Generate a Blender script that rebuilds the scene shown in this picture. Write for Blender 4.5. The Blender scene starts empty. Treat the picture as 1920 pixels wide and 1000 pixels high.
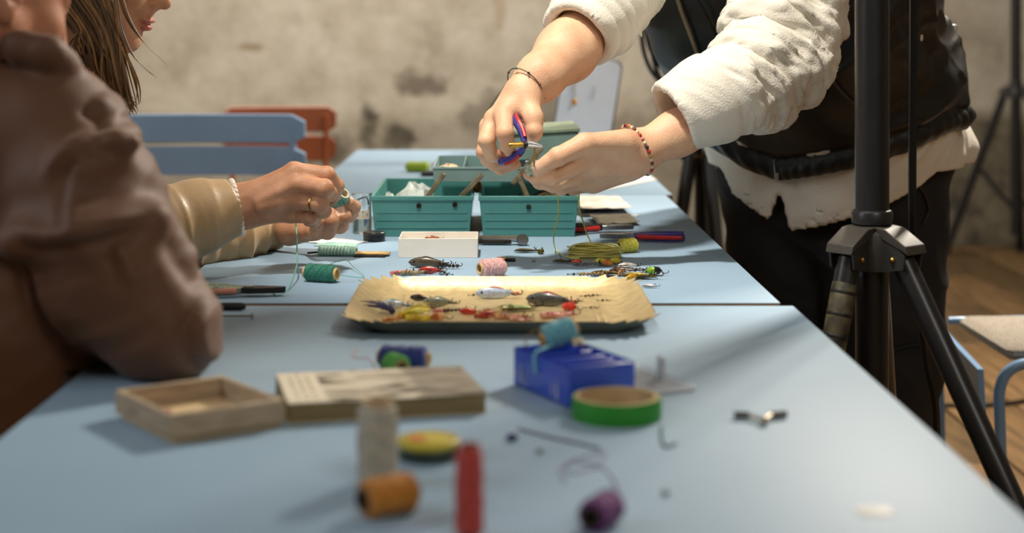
import bpy, math, random
import numpy as np
from mathutils import Matrix, Vector
random.seed(7)
PI = math.pi
scene = bpy.context.scene
COL = scene.collection
# ------------------------------------------------------------------ camera
F_PX = 3000.0; VX, VY = 928.0, 64.0; CAM_Z = 1.10; TZ = 0.75
cd = bpy.data.cameras.new('camera'); cam = bpy.data.objects.new('camera', cd); COL.objects.link(cam)
cam.location = (0, 0, CAM_Z); cam.rotation_euler = (PI/2, 0, 0)
cd.sensor_width = 36; cd.lens = F_PX/1920*36
cd.shift_x = (960-VX)/1920; cd.shift_y = -(500-VY)/1920
cd.clip_start = 0.05; cd.clip_end = 60
cd.dof.use_dof = True; cd.dof.focus_distance = 2.45; cd.dof.aperture_fstop = 3.2
scene.camera = cam
# ------------------------------------------------------------------ light
w = bpy.data.worlds.new('world'); scene.world = w; w.use_nodes = True
w.node_tree.nodes['Background'].inputs[0].default_value = (0.75, 0.85, 1.0, 1)
w.node_tree.nodes['Background'].inputs[1].default_value = 0.25
def area(name, loc, target, size, power, col, sy=None):
    l = bpy.data.lights.new(name, 'AREA'); l.energy = power; l.color = col; l.size = size
    if sy: l.shape = 'RECTANGLE'; l.size_y = sy
    o = bpy.data.objects.new(name, l); COL.objects.link(o); o.location = loc
    d = Vector(target)-Vector(loc); o.rotation_euler = d.to_track_quat('-Z', 'Y').to_euler()
    return o
area('key_lamp', (1.9, 4.5, 3.1), (0.0, 1.9, 0.75), 0.40, 122, (1.0, 0.90, 0.77))
sl_ = bpy.data.lights.new('spot_lamp', 'SPOT'); sl_.energy = 225; sl_.color = (1.0, 0.93, 0.82); sl_.spot_size = math.radians(34); sl_.spot_blend = .7; sl_.shadow_soft_size = .10
so_ = bpy.data.objects.new('spot_lamp', sl_); COL.objects.link(so_); so_.location = (-0.35, 1.75, 3.15); so_.rotation_euler = (Vector((.22, 2.55, .85))-Vector(so_.location)).to_track_quat('-Z', 'Y').to_euler()
area('window_light', (-2.9, 1.2, 2.3), (0, 2.6, 0.8), 1.6, 20, (0.86, 0.93, 1.0))  # cool soft fill added from the left; the room has no window
area('front_light', (1.2, -0.8, 2.9), (0.1, 2.6, 0.8), 1.3, 17, (1.0, 0.95, 0.88))  # soft fill added on the camera side to lift front faces
area('wall_light', (-0.6, 5.6, 3.1), (-0.3, 8.3, 0.9), 1.8, 118, (1.0, 0.96, 0.90))  # fill added to brighten the back wall, no fixture there
vs = scene.view_settings
scene.display_settings.display_device = 'sRGB'
vs.view_transform = 'Standard'; vs.look = 'None'; vs.gamma = 1.0; vs.use_curve_mapping = False; vs.exposure = 0.55

def P(px, py, d):                       # photograph pixel at depth d -> world point
    return Vector(((px-VX)*d/F_PX, d, CAM_Z-(py-VY)*d/F_PX))
def T(px, py, z=0.0):                   # photograph pixel on the table top (+z)
    d = (CAM_Z-TZ-z)*F_PX/(py-VY)
    return Vector(((px-VX)*d/F_PX, d, TZ+z))
# ------------------------------------------------------------------ materials
def lin(c):
    return tuple(((x/255)/12.92 if x/255 <= .04045 else ((x/255+.055)/1.055)**2.4) for x in c)
MATS = {}
def M(name, col, rough=.5, metal=0.0, var=.12, scale=30, bump=0.0, bscale=200, coat=0.0, trans=0.0, sss=0.0, stretch=None, ior=1.45, sheen=0.0, alpha=1.0, col2=None):
    if name in MATS: return MATS[name]
    m = bpy.data.materials.new(name); m.use_nodes = True; N = m.node_tree.nodes; L = m.node_tree.links
    b = N['Principled BSDF']; c = lin(col)
    tc = N.new('ShaderNodeTexCoord'); mp = N.new('ShaderNodeMapping'); L.new(tc.outputs['Object'], mp.inputs[0])
    if stretch: mp.inputs['Scale'].default_value = stretch
    n = N.new('ShaderNodeTexNoise'); n.inputs['Scale'].default_value = scale; n.inputs['Detail'].default_value = 5
    L.new(mp.outputs[0], n.inputs['Vector'])
    r = N.new('ShaderNodeValToRGB'); r.color_ramp.elements[0].position = .3; r.color_ramp.elements[1].position = .7
    c2 = lin(col2) if col2 else tuple(x*(1-2*var) for x in c)
    r.color_ramp.elements[0].color = (*c2, 1)
    r.color_ramp.elements[1].color = (*(c if col2 else [min(1, x*(1+var*.6)) for x in c]), 1)
    L.new(n.outputs['Fac'], r.inputs[0]); L.new(r.outputs[0], b.inputs['Base Color'])
    b.inputs['Roughness'].default_value = rough; b.inputs['Metallic'].default_value = metal
    b.inputs['Coat Weight'].default_value = coat; b.inputs['Transmission Weight'].default_value = trans
    b.inputs['IOR'].default_value = ior; b.inputs['Alpha'].default_value = alpha
    b.inputs['Sheen Weight'].default_value = sheen
    if name == 'blue_laminate': b.inputs['Specular IOR Level'].default_value = .16
    if sss:
        b.inputs['Subsurface Weight'].default_value = sss
        b.inputs['Subsurface Radius'].default_value = (1, .35, .2); b.inputs['Subsurface Scale'].default_value = .006
    if bump:
        n2 = N.new('ShaderNodeTexNoise'); n2.inputs['Scale'].default_value = bscale; n2.inputs['Detail'].default_value = 4
        L.new(mp.outputs[0], n2.inputs['Vector'])
        bp = N.new('ShaderNodeBump'); bp.inputs['Strength'].default_value = bump; bp.inputs['Distance'].default_value = .002
        L.new(n2.outputs['Fac'], bp.inputs['Height']); L.new(bp.outputs[0], b.inputs['Normal'])
    MATS[name] = m; return m
# ------------------------------------------------------------------ mesh builder
def rotz(a): return Matrix.Rotation(a, 4, 'Z')
def frame(loc, zdir, xhint=(1, 0, 0)):
    z = Vector(zdir).normalized(); x = Vector(xhint); x = (x-z*x.dot(z))
    if x.length < 1e-4: x = Vector((0, 1, 0)); x = x-z*x.dot(z)
    x.normalize(); y = z.cross(x)
    m = Matrix((x, y, z)).transposed().to_4x4(); m.translation = Vector(loc); return m
class MB:
    def __init__(s): s.v = []; s.f = []
    def add(s, vs_, fs, mx=None):
        n = len(s.v)
        s.v += [tuple(mx @ Vector(v)) if mx is not None else tuple(v) for v in vs_]
        s.f += [tuple(i+n for i in f) for f in fs]; return s
    def box(s, c, size, mx=None, taper=1.0, bev=0.0):
        cx, cy, cz = c; x, y, z = [q/2 for q in size]
        if bev > 0:
            b = min(bev, x*.9, y*.9, z*.9); prof = [(-z, b), (-z+b, 0), (z-b, 0), (z, b)]; V = []; Fc = []
            for zz, ins in prof:
                tp = 1.0 if zz < 0 else taper
                X, Y = (x-ins)*tp, (y-ins)*tp; bb = b
                V += [(cx-X+bb, cy-Y, cz+zz), (cx+X-bb, cy-Y, cz+zz), (cx+X, cy-Y+bb, cz+zz), (cx+X, cy+Y-bb, cz+zz),
                      (cx+X-bb, cy+Y, cz+zz), (cx-X+bb, cy+Y, cz+zz), (cx-X, cy+Y-bb, cz+zz), (cx-X, cy-Y+bb, cz+zz)]
            for k in range(3):
                for i in range(8):
                    j = (i+1) % 8; Fc.append((k*8+i, k*8+j, k*8+8+j, k*8+8+i))
            Fc.append(tuple(reversed(range(8)))); Fc.append(tuple(range(24, 32)))
            return s.add(V, Fc, mx)
        t = taper
        V = [(cx-x, cy-y, cz-z), (cx+x, cy-y, cz-z), (cx+x, cy+y, cz-z), (cx-x, cy+y, cz-z),
             (cx-x*t, cy-y*t, cz+z), (cx+x*t, cy-y*t, cz+z), (cx+x*t, cy+y*t, cz+z), (cx-x*t, cy+y*t, cz+z)]
        return s.add(V, [(3, 2, 1, 0), (4, 5, 6, 7), (0, 1, 5, 4), (1, 2, 6, 5), (2, 3, 7, 6), (3, 0, 4, 7)], mx)
    def tube(s, path, r, n=8, closed=False, cap=True, flat=1.0, mx=None):
        pts = [Vector(p) for p in path]; m = len(pts); rr = r if isinstance(r, (list, tuple)) else [r]*m
        V = []; up = None
        for i, p in enumerate(pts):
            if closed: t = pts[(i+1) % m]-pts[i-1]
            else: t = pts[min(i+1, m-1)]-pts[max(i-1, 0)]
            if t.length < 1e-9: t = Vector((0, 0, 1))
            t.normalize()
            if up is None:
                up = Vector((0, 0, 1)) if abs(t.z) < .9 else Vector((1, 0, 0))
            up = (up-t*up.dot(t));
            if up.length < 1e-5: up = t.orthogonal()
            up.normalize(); sd = t.cross(up)
            for k in range(n):
                a = 2*PI*k/n; V.append(p+sd*math.cos(a)*rr[i]+up*math.sin(a)*rr[i]*flat)
        Fc = []
        for i in range(m if closed else m-1):
            j = (i+1) % m
            for k in range(n):
                l = (k+1) % n; Fc.append((i*n+k, i*n+l, j*n+l, j*n+k))
        if cap and not closed: Fc.append(tuple(reversed(range(n)))); Fc.append(tuple((m-1)*n+k for k in range(n)))
        return s.add(V, Fc, mx)
    def lathe(s, prof, n=24, mx=None, closed=False, sx=1, sy=1):
        V = []; Fc = []; m = len(prof)
        for (r, z) in prof:
            for k in range(n): a = 2*PI*k/n; V.append((r*math.cos(a)*sx, r*math.sin(a)*sy, z))
        for i in range(m if closed else m-1):
            j = (i+1) % m
            for k in range(n): l = (k+1) % n; Fc.append((i*n+k, i*n+l, j*n+l, j*n+k))
        if not closed:
            if prof[0][0] > 1e-6: Fc.append(tuple(reversed(range(n))))
            if prof[-1][0] > 1e-6: Fc.append(tuple((m-1)*n+k for k in range(n)))
        return s.add(V, Fc, mx)
    def sphere(s, c, r, n=10, mx=None, sc=(1, 1, 1)):
        V = []; Fc = []; m = max(4, n//2+1)
        for i in range(m+1):
            th = PI*i/m
            for k in range(n): a = 2*PI*k/n; V.append((c[0]+r*sc[0]*math.sin(th)*math.cos(a), c[1]+r*sc[1]*math.sin(th)*math.sin(a), c[2]-r*sc[2]*math.cos(th)))
        for i in range(m):
            for k in range(n): l = (k+1) % n; Fc.append((i*n+k, i*n+l, (i+1)*n+l, (i+1)*n+k))
        return s.add(V, Fc, mx)
    def prism(s, poly, z0, z1, mx=None):
        n = len(poly); V = [(x, y, z0) for x, y in poly]+[(x, y, z1) for x, y in poly]
        Fc = [tuple(reversed(range(n))), tuple(range(n, 2*n))]+[(i, (i+1) % n, n+(i+1) % n, n+i) for i in range(n)]
        return s.add(V, Fc, mx)
    def build(s, name, mat, parent=None, smooth=True, world=False, bevel=0, sharp=40):
        me = bpy.data.meshes.new(name)
        v = s.v
        if world and parent is not None:
            inv = Matrix.LocRotScale(parent.location, parent.rotation_euler, None).inverted(); v = [tuple(inv @ Vector(q)) for q in v]
        me.from_pydata([tuple(q) for q in v], [], s.f); me.update(); me.validate()
        import bmesh
        bm = bmesh.new(); bm.from_mesh(me); bmesh.ops.remove_doubles(bm, verts=bm.verts, dist=1e-6)
        bmesh.ops.recalc_face_normals(bm, faces=bm.faces)
        if smooth:
            for f in bm.faces: f.smooth = True
            for e in bm.edges:
                if len(e.link_faces) == 2 and e.calc_face_angle(0) > math.radians(sharp): e.smooth = False
        bm.to_mesh(me); bm.free()
        for mm in (mat if isinstance(mat, (list, tuple)) else [mat]): me.materials.append(mm)
        o = bpy.data.objects.new(name, me); COL.objects.link(o)
        if parent is not None: o.parent = parent
        if bevel:
            bv = o.modifiers.new('bevel', 'BEVEL'); bv.width = bevel; bv.segments = 2; bv.limit_method = 'ANGLE'
        return o
def tag(o, label=None, cat=None, group=None, kind=None):
    if label: o['label'] = label
    if cat: o['category'] = cat
    if group: o['group'] = group
    if kind: o['kind'] = kind
    return o
def thing(name, label, cat, loc=(0, 0, 0), rz=0, group=None):
    o = bpy.data.objects.new(name, None); COL.objects.link(o); o.empty_display_size = .05
    o.location = loc; o.rotation_euler = (0, 0, rz) if not isinstance(rz, (tuple, list)) else rz
    return tag(o, label, cat, group)
def copy_tree(o, parent=None):
    kids = list(o.children); c = o.copy(); COL.objects.link(c); c.parent = parent
    for ch in kids: copy_tree(ch, c)
    return c
def crv(pts, n=8):                      # smooth Catmull-Rom path
    pts = [Vector(p) for p in pts]; out = []
    for i in range(len(pts)-1):
        p0 = pts[max(i-1, 0)]; p1 = pts[i]; p2 = pts[i+1]; p3 = pts[min(i+2, len(pts)-1)]
        for k in range(n):
            t = k/n; out.append(.5*((2*p1)+(p2-p0)*t+(2*p0-5*p1+4*p2-p3)*t*t+(3*p1-p0-3*p2+p3)*t**3))
    out.append(pts[-1]); return out
# ------------------------------------------------------------------ implicit surfaces (people and cloth)
def nv(*a): return np.array(a, dtype=np.float32)
class Field:
    def __init__(s, lo, hi, h, margin=.03):
        s.lo = np.array(lo, np.float32); s.h = h; s.m = margin
        s.n = np.ceil((np.array(hi)-s.lo)/h).astype(int)+1
        s.F = np.full(tuple(s.n), .2, np.float32)
    def blk(s, lo, hi, m):
        a = np.clip(np.floor((np.array(lo)-m-s.lo)/s.h).astype(int), 0, s.n); b = np.clip(np.ceil((np.array(hi)+m-s.lo)/s.h).astype(int)+1, 0, s.n)
        if np.any(b <= a): return None
        sl = tuple(slice(a[i], b[i]) for i in range(3))
        ax = [(np.arange(a[i], b[i])*s.h+s.lo[i]).astype(np.float32) for i in range(3)]
        return sl, ax[0][:, None, None], ax[1][None, :, None], ax[2][None, None, :]
    def comb(s, sl, d, k, sub):
        A = s.F[sl]
        if sub:
            if k > 0:
                hh = np.maximum(k-np.abs(-d-A), 0)/k; s.F[sl] = np.maximum(A, -d)+hh*hh*k*.25
            else: s.F[sl] = np.maximum(A, -d)
        else:
            hh = np.maximum(k-np.abs(A-d), 0)/k; s.F[sl] = np.minimum(A, d)-hh*hh*k*.25
    def cap(s, a, b, ra, rb, k=.005, sub=False):
        a = np.array(a, np.float32); b = np.array(b, np.float32); R = max(ra, rb)
        q = s.blk(np.minimum(a, b)-R, np.maximum(a, b)+R, max(k, s.m)+2*s.h)
        if q is None: return
        sl, X, Y, Z = q; ba = b-a; L2 = float(ba@ba)+1e-12
        px, py, pz = X-a[0], Y-a[1], Z-a[2]
        t = np.clip((px*ba[0]+py*ba[1]+pz*ba[2])/L2, 0, 1)
        d = np.sqrt((px-t*ba[0])**2+(py-t*ba[1])**2+(pz-t*ba[2])**2)-(ra+(rb-ra)*t)
        s.comb(sl, d, k, sub)
    def ell(s, c, r, R=None, k=.005, sub=False):
        c = np.array(c, np.float32); r = np.array(r, np.float32); mr = float(r.max())
        q = s.blk(c-mr, c+mr, max(k, s.m)+2*s.h)
        if q is None: return
        sl, X, Y, Z = q; px, py, pz = X-c[0], Y-c[1], Z-c[2]
        R = np.eye(3) if R is None else np.array(R)      # rows = local axes
        u = [R[i][0]*px+R[i][1]*py+R[i][2]*pz for i in range(3)]
        k0 = np.sqrt((u[0]/r[0])**2+(u[1]/r[1])**2+(u[2]/r[2])**2)
        k1 = np.sqrt((u[0]/r[0]**2)**2+(u[1]/r[1]**2)**2+(u[2]/r[2]**2)**2)+1e-9
        s.comb(sl, k0*(k0-1)/k1, k, sub)
    def clip(s, p, n):                   # remove the side the normal points to
        n = Vector(n).normalized(); q = s.blk(s.lo, s.lo+s.n*s.h, 0); sl, X, Y, Z = q
        d = (X-p[0])*n[0]+(Y-p[1])*n[1]+(Z-p[2])*n[2]; s.F[sl] = np.maximum(s.F[sl], d)
    def chain(s, pts, rs, k=.005, k0=None):
        for i in range(len(pts)-1): s.cap(pts[i], pts[i+1], rs[i], rs[i+1], k if (i or k0 is None) else k0)
    def mesh(s):
        F = s.F; S = F < 0; n = F.shape; c = [m-1 for m in n]
        cnt = np.zeros(c, np.int8)
        for i in (0, 1):
            for j in (0, 1):
                for k in (0, 1): cnt += S[i:i+c[0], j:j+c[1], k:k+c[2]]
        mix = (cnt > 0) & (cnt < 8); idx = np.full(c, -1, np.int64); C = np.argwhere(mix); idx[mix] = np.arange(len(C))
        acc = np.zeros((len(C), 3)); w_ = np.zeros(len(C))
        ci, cj, ck = C.T
        for ax in range(3):
            o1, o2 = [a for a in range(3) if a != ax]
            for u in (0, 1):
                for v_ in (0, 1):
                    off = [0, 0, 0]; off[o1] = u; off[o2] = v_
                    A = F[ci+off[0], cj+off[1], ck+off[2]]; off2 = list(off); off2[ax] += 1
                    B = F[ci+off2[0], cj+off2[1], ck+off2[2]]
                    m = (A < 0) != (B < 0); t = np.where(m, A/np.where(m, A-B, 1), 0)
                    for a in range(3):
                        acc[:, a] += np.where(m, off[a]+(t if a == ax else 0), 0)
                    w_ += m
        V = (C+acc/w_[:, None])*s.h+s.lo
        Q = []
        for ax in range(3):
            o1, o2 = [(1, 2), (2, 0), (0, 1)][ax]
            sa = [slice(1, -1)]*3; sb = [slice(1, -1)]*3
            sa[ax] = slice(0, -1); sb[ax] = slice(1, None)
            SA, SB = S[tuple(sa)], S[tuple(sb)]
            E = np.argwhere(SA != SB); inside = SA[SA != SB]
            E = E.copy()
            for a in range(3):
                if a != ax: E[:, a] += 1
            def at(d1, d2):
                e = E.copy(); e[:, o1] += d1; e[:, o2] += d2; return idx[e[:, 0], e[:, 1], e[:, 2]]
            q = np.stack([at(-1, -1), at(0, -1), at(0, 0), at(-1, 0)], 1)
            q[~inside] = q[~inside][:, ::-1]; Q.append(q)
        Q = np.concatenate(Q); Q = Q[(Q >= 0).all(1)]
        return V, Q
def smooth_mesh(V, Q, it=1, lam=.5):
    e = np.concatenate([Q[:, [0, 1]], Q[:, [1, 2]], Q[:, [2, 3]], Q[:, [3, 0]]])
    for _ in range(it):
        acc = np.zeros_like(V); n = np.zeros(len(V))
        for a in range(3):
            acc[:, a] = np.bincount(e[:, 0], V[e[:, 1], a], len(V))+np.bincount(e[:, 1], V[e[:, 0], a], len(V))
        n = np.bincount(e[:, 0], minlength=len(V))+np.bincount(e[:, 1], minlength=len(V))
        V = V+lam*(acc/np.maximum(n, 1)[:, None]-V)
    return V
def normals(V, Q):
    fn = np.cross(V[Q[:, 2]]-V[Q[:, 0]], V[Q[:, 3]]-V[Q[:, 1]]); N = np.zeros_like(V)
    for a in range(3):
        for c in range(4): N[:, a] += np.bincount(Q[:, c], fn[:, a], len(V))
    return N/(np.linalg.norm(N, axis=1)[:, None]+1e-12)
def noise3(p, seed=0):
    p = np.asarray(p)+seed*17.31; i = np.floor(p).astype(np.int64); f = p-i; f = f*f*(3-2*f)
    def hsh(x, y, z):
        h = (x*374761393+y*668265263+z*2147483647+seed*1013904223) & 0xffffffff
        h = ((h ^ (h >> 13))*1274126177) & 0xffffffff; return ((h ^ (h >> 16)) & 0xffff)/65535.0
    r = 0
    for a in (0, 1):
        for b in (0, 1):
            for c in (0, 1):
                r = r+hsh(i[:, 0]+a, i[:, 1]+b, i[:, 2]+c)*(f[:, 0] if a else 1-f[:, 0])*(f[:, 1] if b else 1-f[:, 1])*(f[:, 2] if c else 1-f[:, 2])
    return r
def folds(V, axis, fa, fb, seed):       # ridged folds running across the given axis
    a = np.array(Vector(axis).normalized()); u = V@a; q = V-u[:, None]*a
    wv = noise3(V*9, seed+5)*1.1
    n = noise3(np.stack([u*fa+wv, q[:, 0]*fb+q[:, 1]*fb*.6, q[:, 2]*fb-q[:, 1]*fb*.5], 1), seed)
    return (1-np.abs(2*n-1))**1.6
def mesh_obj(name, V, Q, mats, parent, matidx=None):
    me = bpy.data.meshes.new(name); loc = np.array(parent.location)
    V = np.asarray(V)-loc
    me.vertices.add(len(V)); me.vertices.foreach_set('co', V.astype(np.float32).ravel())
    me.loops.add(len(Q)*4); me.loops.foreach_set('vertex_index', Q.astype(np.int32).ravel())
    me.polygons.add(len(Q)); me.polygons.foreach_set('loop_start', np.arange(0, len(Q)*4, 4, dtype=np.int32))
    for m in (mats if isinstance(mats, list) else [mats]): me.materials.append(m)
    if matidx is not None: me.polygons.foreach_set('material_index', matidx.astype(np.int32))
    me.update(calc_edges=True); me.validate(); me.polygons.foreach_set('use_smooth', np.ones(len(me.polygons), bool))
    o = bpy.data.objects.new(name, me); COL.objects.link(o); o.parent = parent; return o
# ------------------------------------------------------------------ palette
m_blue_top = M('blue_laminate', (150, 176, 197), .52, var=.03, scale=6, bump=.03, bscale=500, col2=(145, 171, 192))
m_ply = M('plywood_edge', (158, 124, 82), .8, var=.3, scale=60, stretch=(1, 1, 12))
m_black = M('black_metal', (26, 26, 28), .38, .0, coat=.2, var=.1)
m_blackr = M('black_plastic', (20, 20, 21), .5)
m_steel = M('steel', (170, 172, 175), .3, 1.0, var=.15)
m_brass = M('brass', (190, 152, 74), .3, 1.0, var=.2, scale=80)
m_dkmetal = M('dark_metal', (70, 66, 60), .4, .9, var=.3, scale=100)
m_card = M('cardboard', (196, 164, 120), .85)
m_dark = M('dark_hole', (28, 20, 16), .9)
# ------------------------------------------------------------------ wall, floor, ceiling
def plaster():
    m = bpy.data.materials.new('old_plaster'); m.use_nodes = True; N = m.node_tree.nodes; L = m.node_tree.links; b = N['Principled BSDF']
    tc = N.new('ShaderNodeTexCoord')
    def noise(s, d=6, r=.6, seed=0):
        mp = N.new('ShaderNodeMapping'); mp.inputs['Location'].default_value = (seed, seed*.7, seed*1.3); L.new(tc.outputs['Object'], mp.inputs[0])
        n = N.new('ShaderNodeTexNoise'); n.inputs['Scale'].default_value = s; n.inputs['Detail'].default_value = d; n.inputs['Roughness'].default_value = r
        L.new(mp.outputs[0], n.inputs['Vector']); return n.outputs['Fac']
    def ramp(i, stops):
        r = N.new('ShaderNodeValToRGB'); e = r.color_ramp.elements
        e[0].position, e[0].color = stops[0][0], (*lin(stops[0][1]), 1); e[1].position, e[1].color = stops[-1][0], (*lin(stops[-1][1]), 1)
        for p, c in stops[1:-1]: q = e.new(p); q.color = (*lin(c), 1)
        L.new(i, r.inputs[0]); return r.outputs[0]
    def mth(op, a, b_=None, c=None):
        n = N.new('ShaderNodeMath'); n.operation = op
        for i, v in enumerate((a, b_, c)):
            if v is None: continue
            if isinstance(v, (int, float)): n.inputs[i].default_value = v
            else: L.new(v, n.inputs[i])
        return n.outputs[0]
    def mix(f, a, c):
        n = N.new('ShaderNodeMix'); n.data_type = 'RGBA'; L.new(f, n.inputs[0]); L.new(a, n.inputs[6])
        if isinstance(c, tuple): n.inputs[7].default_value = (*lin(c), 1)
        else: L.new(c, n.inputs[7])
        return n.outputs[2]
    base = ramp(noise(2.4, 9, .68), [(.3, (148, 138, 120)), (.45, (178, 168, 150)), (.6, (194, 185, 168)), (.75, (164, 156, 140))])
    base = mix(ramp(noise(6, 10, .75, 3), [(.46, (0, 0, 0)), (.68, (175, 175, 175))]), base, (146, 133, 110))
    sep = N.new('ShaderNodeSeparateXYZ'); L.new(tc.outputs['Object'], sep.inputs[0])
    nz = noise(7, 6, .65, 9); wob = noise(3, 4, .6, 5)
    def blob(x, z, rx, rz, col, amt, base):
        dx = mth('DIVIDE', mth('SUBTRACT', sep.outputs['X'], x), rx); dz = mth('DIVIDE', mth('SUBTRACT', sep.outputs['Z'], z), rz)
        d = mth('SQRT', mth('ADD', mth('MULTIPLY', dx, dx), mth('MULTIPLY', dz, dz)))
        d = mth('ADD', d, mth('MULTIPLY', mth('SUBTRACT', nz, .5), 3.2))
        f = N.new('ShaderNodeMapRange'); f.inputs[1].default_value = 1.15; f.inputs[2].default_value = .55; f.inputs[3].default_value = 0; f.inputs[4].default_value = amt
        L.new(d, f.inputs[0]); return mix(f.outputs[0], base, col)
    base = blob(-.385, .845, .12, .085, (92, 80, 66), .8, base)
    base = blob(-.66, .60, .07, .13, (50, 46, 40), .92, base)
    base = blob(-.52, .56, .10, .08, (58, 54, 44), .85, base)
    base = blob(-.86, .50, .15, .10, (70, 66, 55), .85, base)
    base = blob(-.05, .70, .16, .10, (96, 88, 70), .6, base)
    base = blob(.25, .72, .10, .14, (80, 74, 58), .55, base)
    base = blob(1.0, .75, .22, .16, (92, 84, 68), .6, base)
    base = blob(-1.25, 1.03, .10, .02, (132, 112, 80), .7, base)
    base = blob(.02, 1.22, .03, .14, (140, 112, 70), .4, base)
    # damp dado band on the lower wall, to the right of the stain it is darkest
    e = mth('ADD', sep.outputs['Z'], mth('MULTIPLY', mth('SUBTRACT', wob, .5), .16))
    f = N.new('ShaderNodeMapRange'); f.inputs[1].default_value = .72; f.inputs[2].default_value = .64; L.new(e, f.inputs[0])
    g = N.new('ShaderNodeMapRange'); g.inputs[1].default_value = .6; g.inputs[2].default_value = 2.2; g.inputs[3].default_value = .45; g.inputs[4].default_value = .92; L.new(sep.outputs['X'], g.inputs[0])
    low = ramp(nz, [(.35, (52, 45, 34)), (.5, (104, 94, 74)), (.68, (134, 124, 102))])
    base = mix(mth('MULTIPLY', f.outputs[0], g.outputs[0]), base, low)
    L.new(base, b.inputs['Base Color']); b.inputs['Roughness'].default_value = .92
    bp = N.new('ShaderNodeBump'); bp.inputs['Strength'].default_value = .5; bp.inputs['Distance'].default_value = .02
    L.new(noise(12, 8, .6, 2), bp.inputs['Height']); L.new(bp.outputs[0], b.inputs['Normal'])
    return m
m_wall = plaster()
WY = 8.3
def struct(name, c, size, mat):
    mb = MB(); mb.box((0, 0, 0), size); o = mb.build(name, mat, smooth=False); o.location = c; o['kind'] = 'structure'; return o
wb = MB(); wb.box((0, WY+.1, 1.7), (9.0, .2, 3.4)); o = wb.build('wall_back', m_wall, smooth=False); o['kind'] = 'structure'
m_wall2 = M('side_plaster', (160, 148, 126), .92, var=.15, scale=2, bump=.4, bscale=14)
struct('wall_left', (-4.6, 3.1, 1.7), (.2, 10.6, 3.4), m_wall2)
struct('wall_right', (4.6, 3.1, 1.7), (.2, 10.6, 3.4), m_wall2)
struct('wall_front', (0, -2.3, 1.7), (9.4, .2, 3.4), m_wall2)
struct('ceiling', (0, 3.1, 3.5), (9.4, 11, .2), M('ceiling_white', (200, 194, 182), .9, var=.05, scale=2))
fl = struct('floor', (0, 3.1, -.06), (9.4, 11, .08), m_dark)
m_plank = [M('plank_wood_%d' % i, c, .62, var=.3, scale=6, stretch=(9, .7, 9), bump=.3, bscale=20) for i, c in enumerate([(128, 98, 62), (110, 86, 54), (140, 108, 70)])]
plank_me = []
for i in range(3):
    mb = MB(); mb.box((0, 0, 0), (.212, 2.186, .024), bev=.003)
    tmp = mb.build('plank', m_plank[i], fl, smooth=False); plank_me.append(tmp.data); bpy.data.objects.remove(tmp)
for ix in range(-20, 20):
    off = ((ix*37) % 11)/11*2.2
    for iy in range(6):
        yc = -3.2+off+iy*2.2; ya, yb = max(yc-1.093, -2.18), min(yc+1.093, WY-.012)
        if yb-ya < .1: continue
        y = (ya+yb)/2-3.1
        o = bpy.data.objects.new('plank', plank_me[(ix*5+iy*2) % 3]); COL.objects.link(o); o.parent = fl
        o.scale.y = (yb-ya)/2.186; o.location = (ix*.22+.11, y, .048+((ix*13+iy*7) % 5-2)*.0006)
# ------------------------------------------------------------------ tables
def table(label, x0, x1, y0, y1):
    cx, cy = (x0+x1)/2, (y0+y1)/2; t = thing('work_table', label, 'table', (cx, cy, 0), 0)
    w_, l_ = x1-x0, y1-y0
    mb = MB(); mb.box((0, 0, TZ-.001), (w_, l_, .002), bev=.0004); mb.build('laminate_surface', m_blue_top, t)
    mb = MB(); mb.box((0, 0, TZ-.0125), (w_, l_, .021)); mb.build('plywood_board', m_ply, t, smooth=False)
    for sx in (-1, 1):
        mb = MB(); mb.box((sx*(w_/2-.06), 0, TZ-.043), (.03, l_-.12, .04), bev=.002); mb.build('side_rail', m_black, t)
        for sy in (-1, 1):
            mb = MB(); mb.tube([(sx*(w_/2-.06), sy*(l_/2-.08), TZ-.024), (sx*(w_/2-.05), sy*(l_/2-.05), 0)], .016, 12); mb.build('leg', m_black, t)
    for sy in (-1, 1):
        mb = MB(); mb.box((0, sy*(l_/2-.08), TZ-.043), (w_-.12, .03, .04), bev=.002); mb.build('cross_rail', m_black, t)
    return t
table('nearest pale blue laminate table, carrying the wooden tray, book and blue organiser', -.428, .384, .70, 2.060)
table('middle pale blue laminate table, carrying the open teal tackle box', -.440, .3715, 2.084, 3.478)
table('farthest pale blue laminate table, behind the teal tackle box', -.415, .387, 3.486, 4.83)
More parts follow.
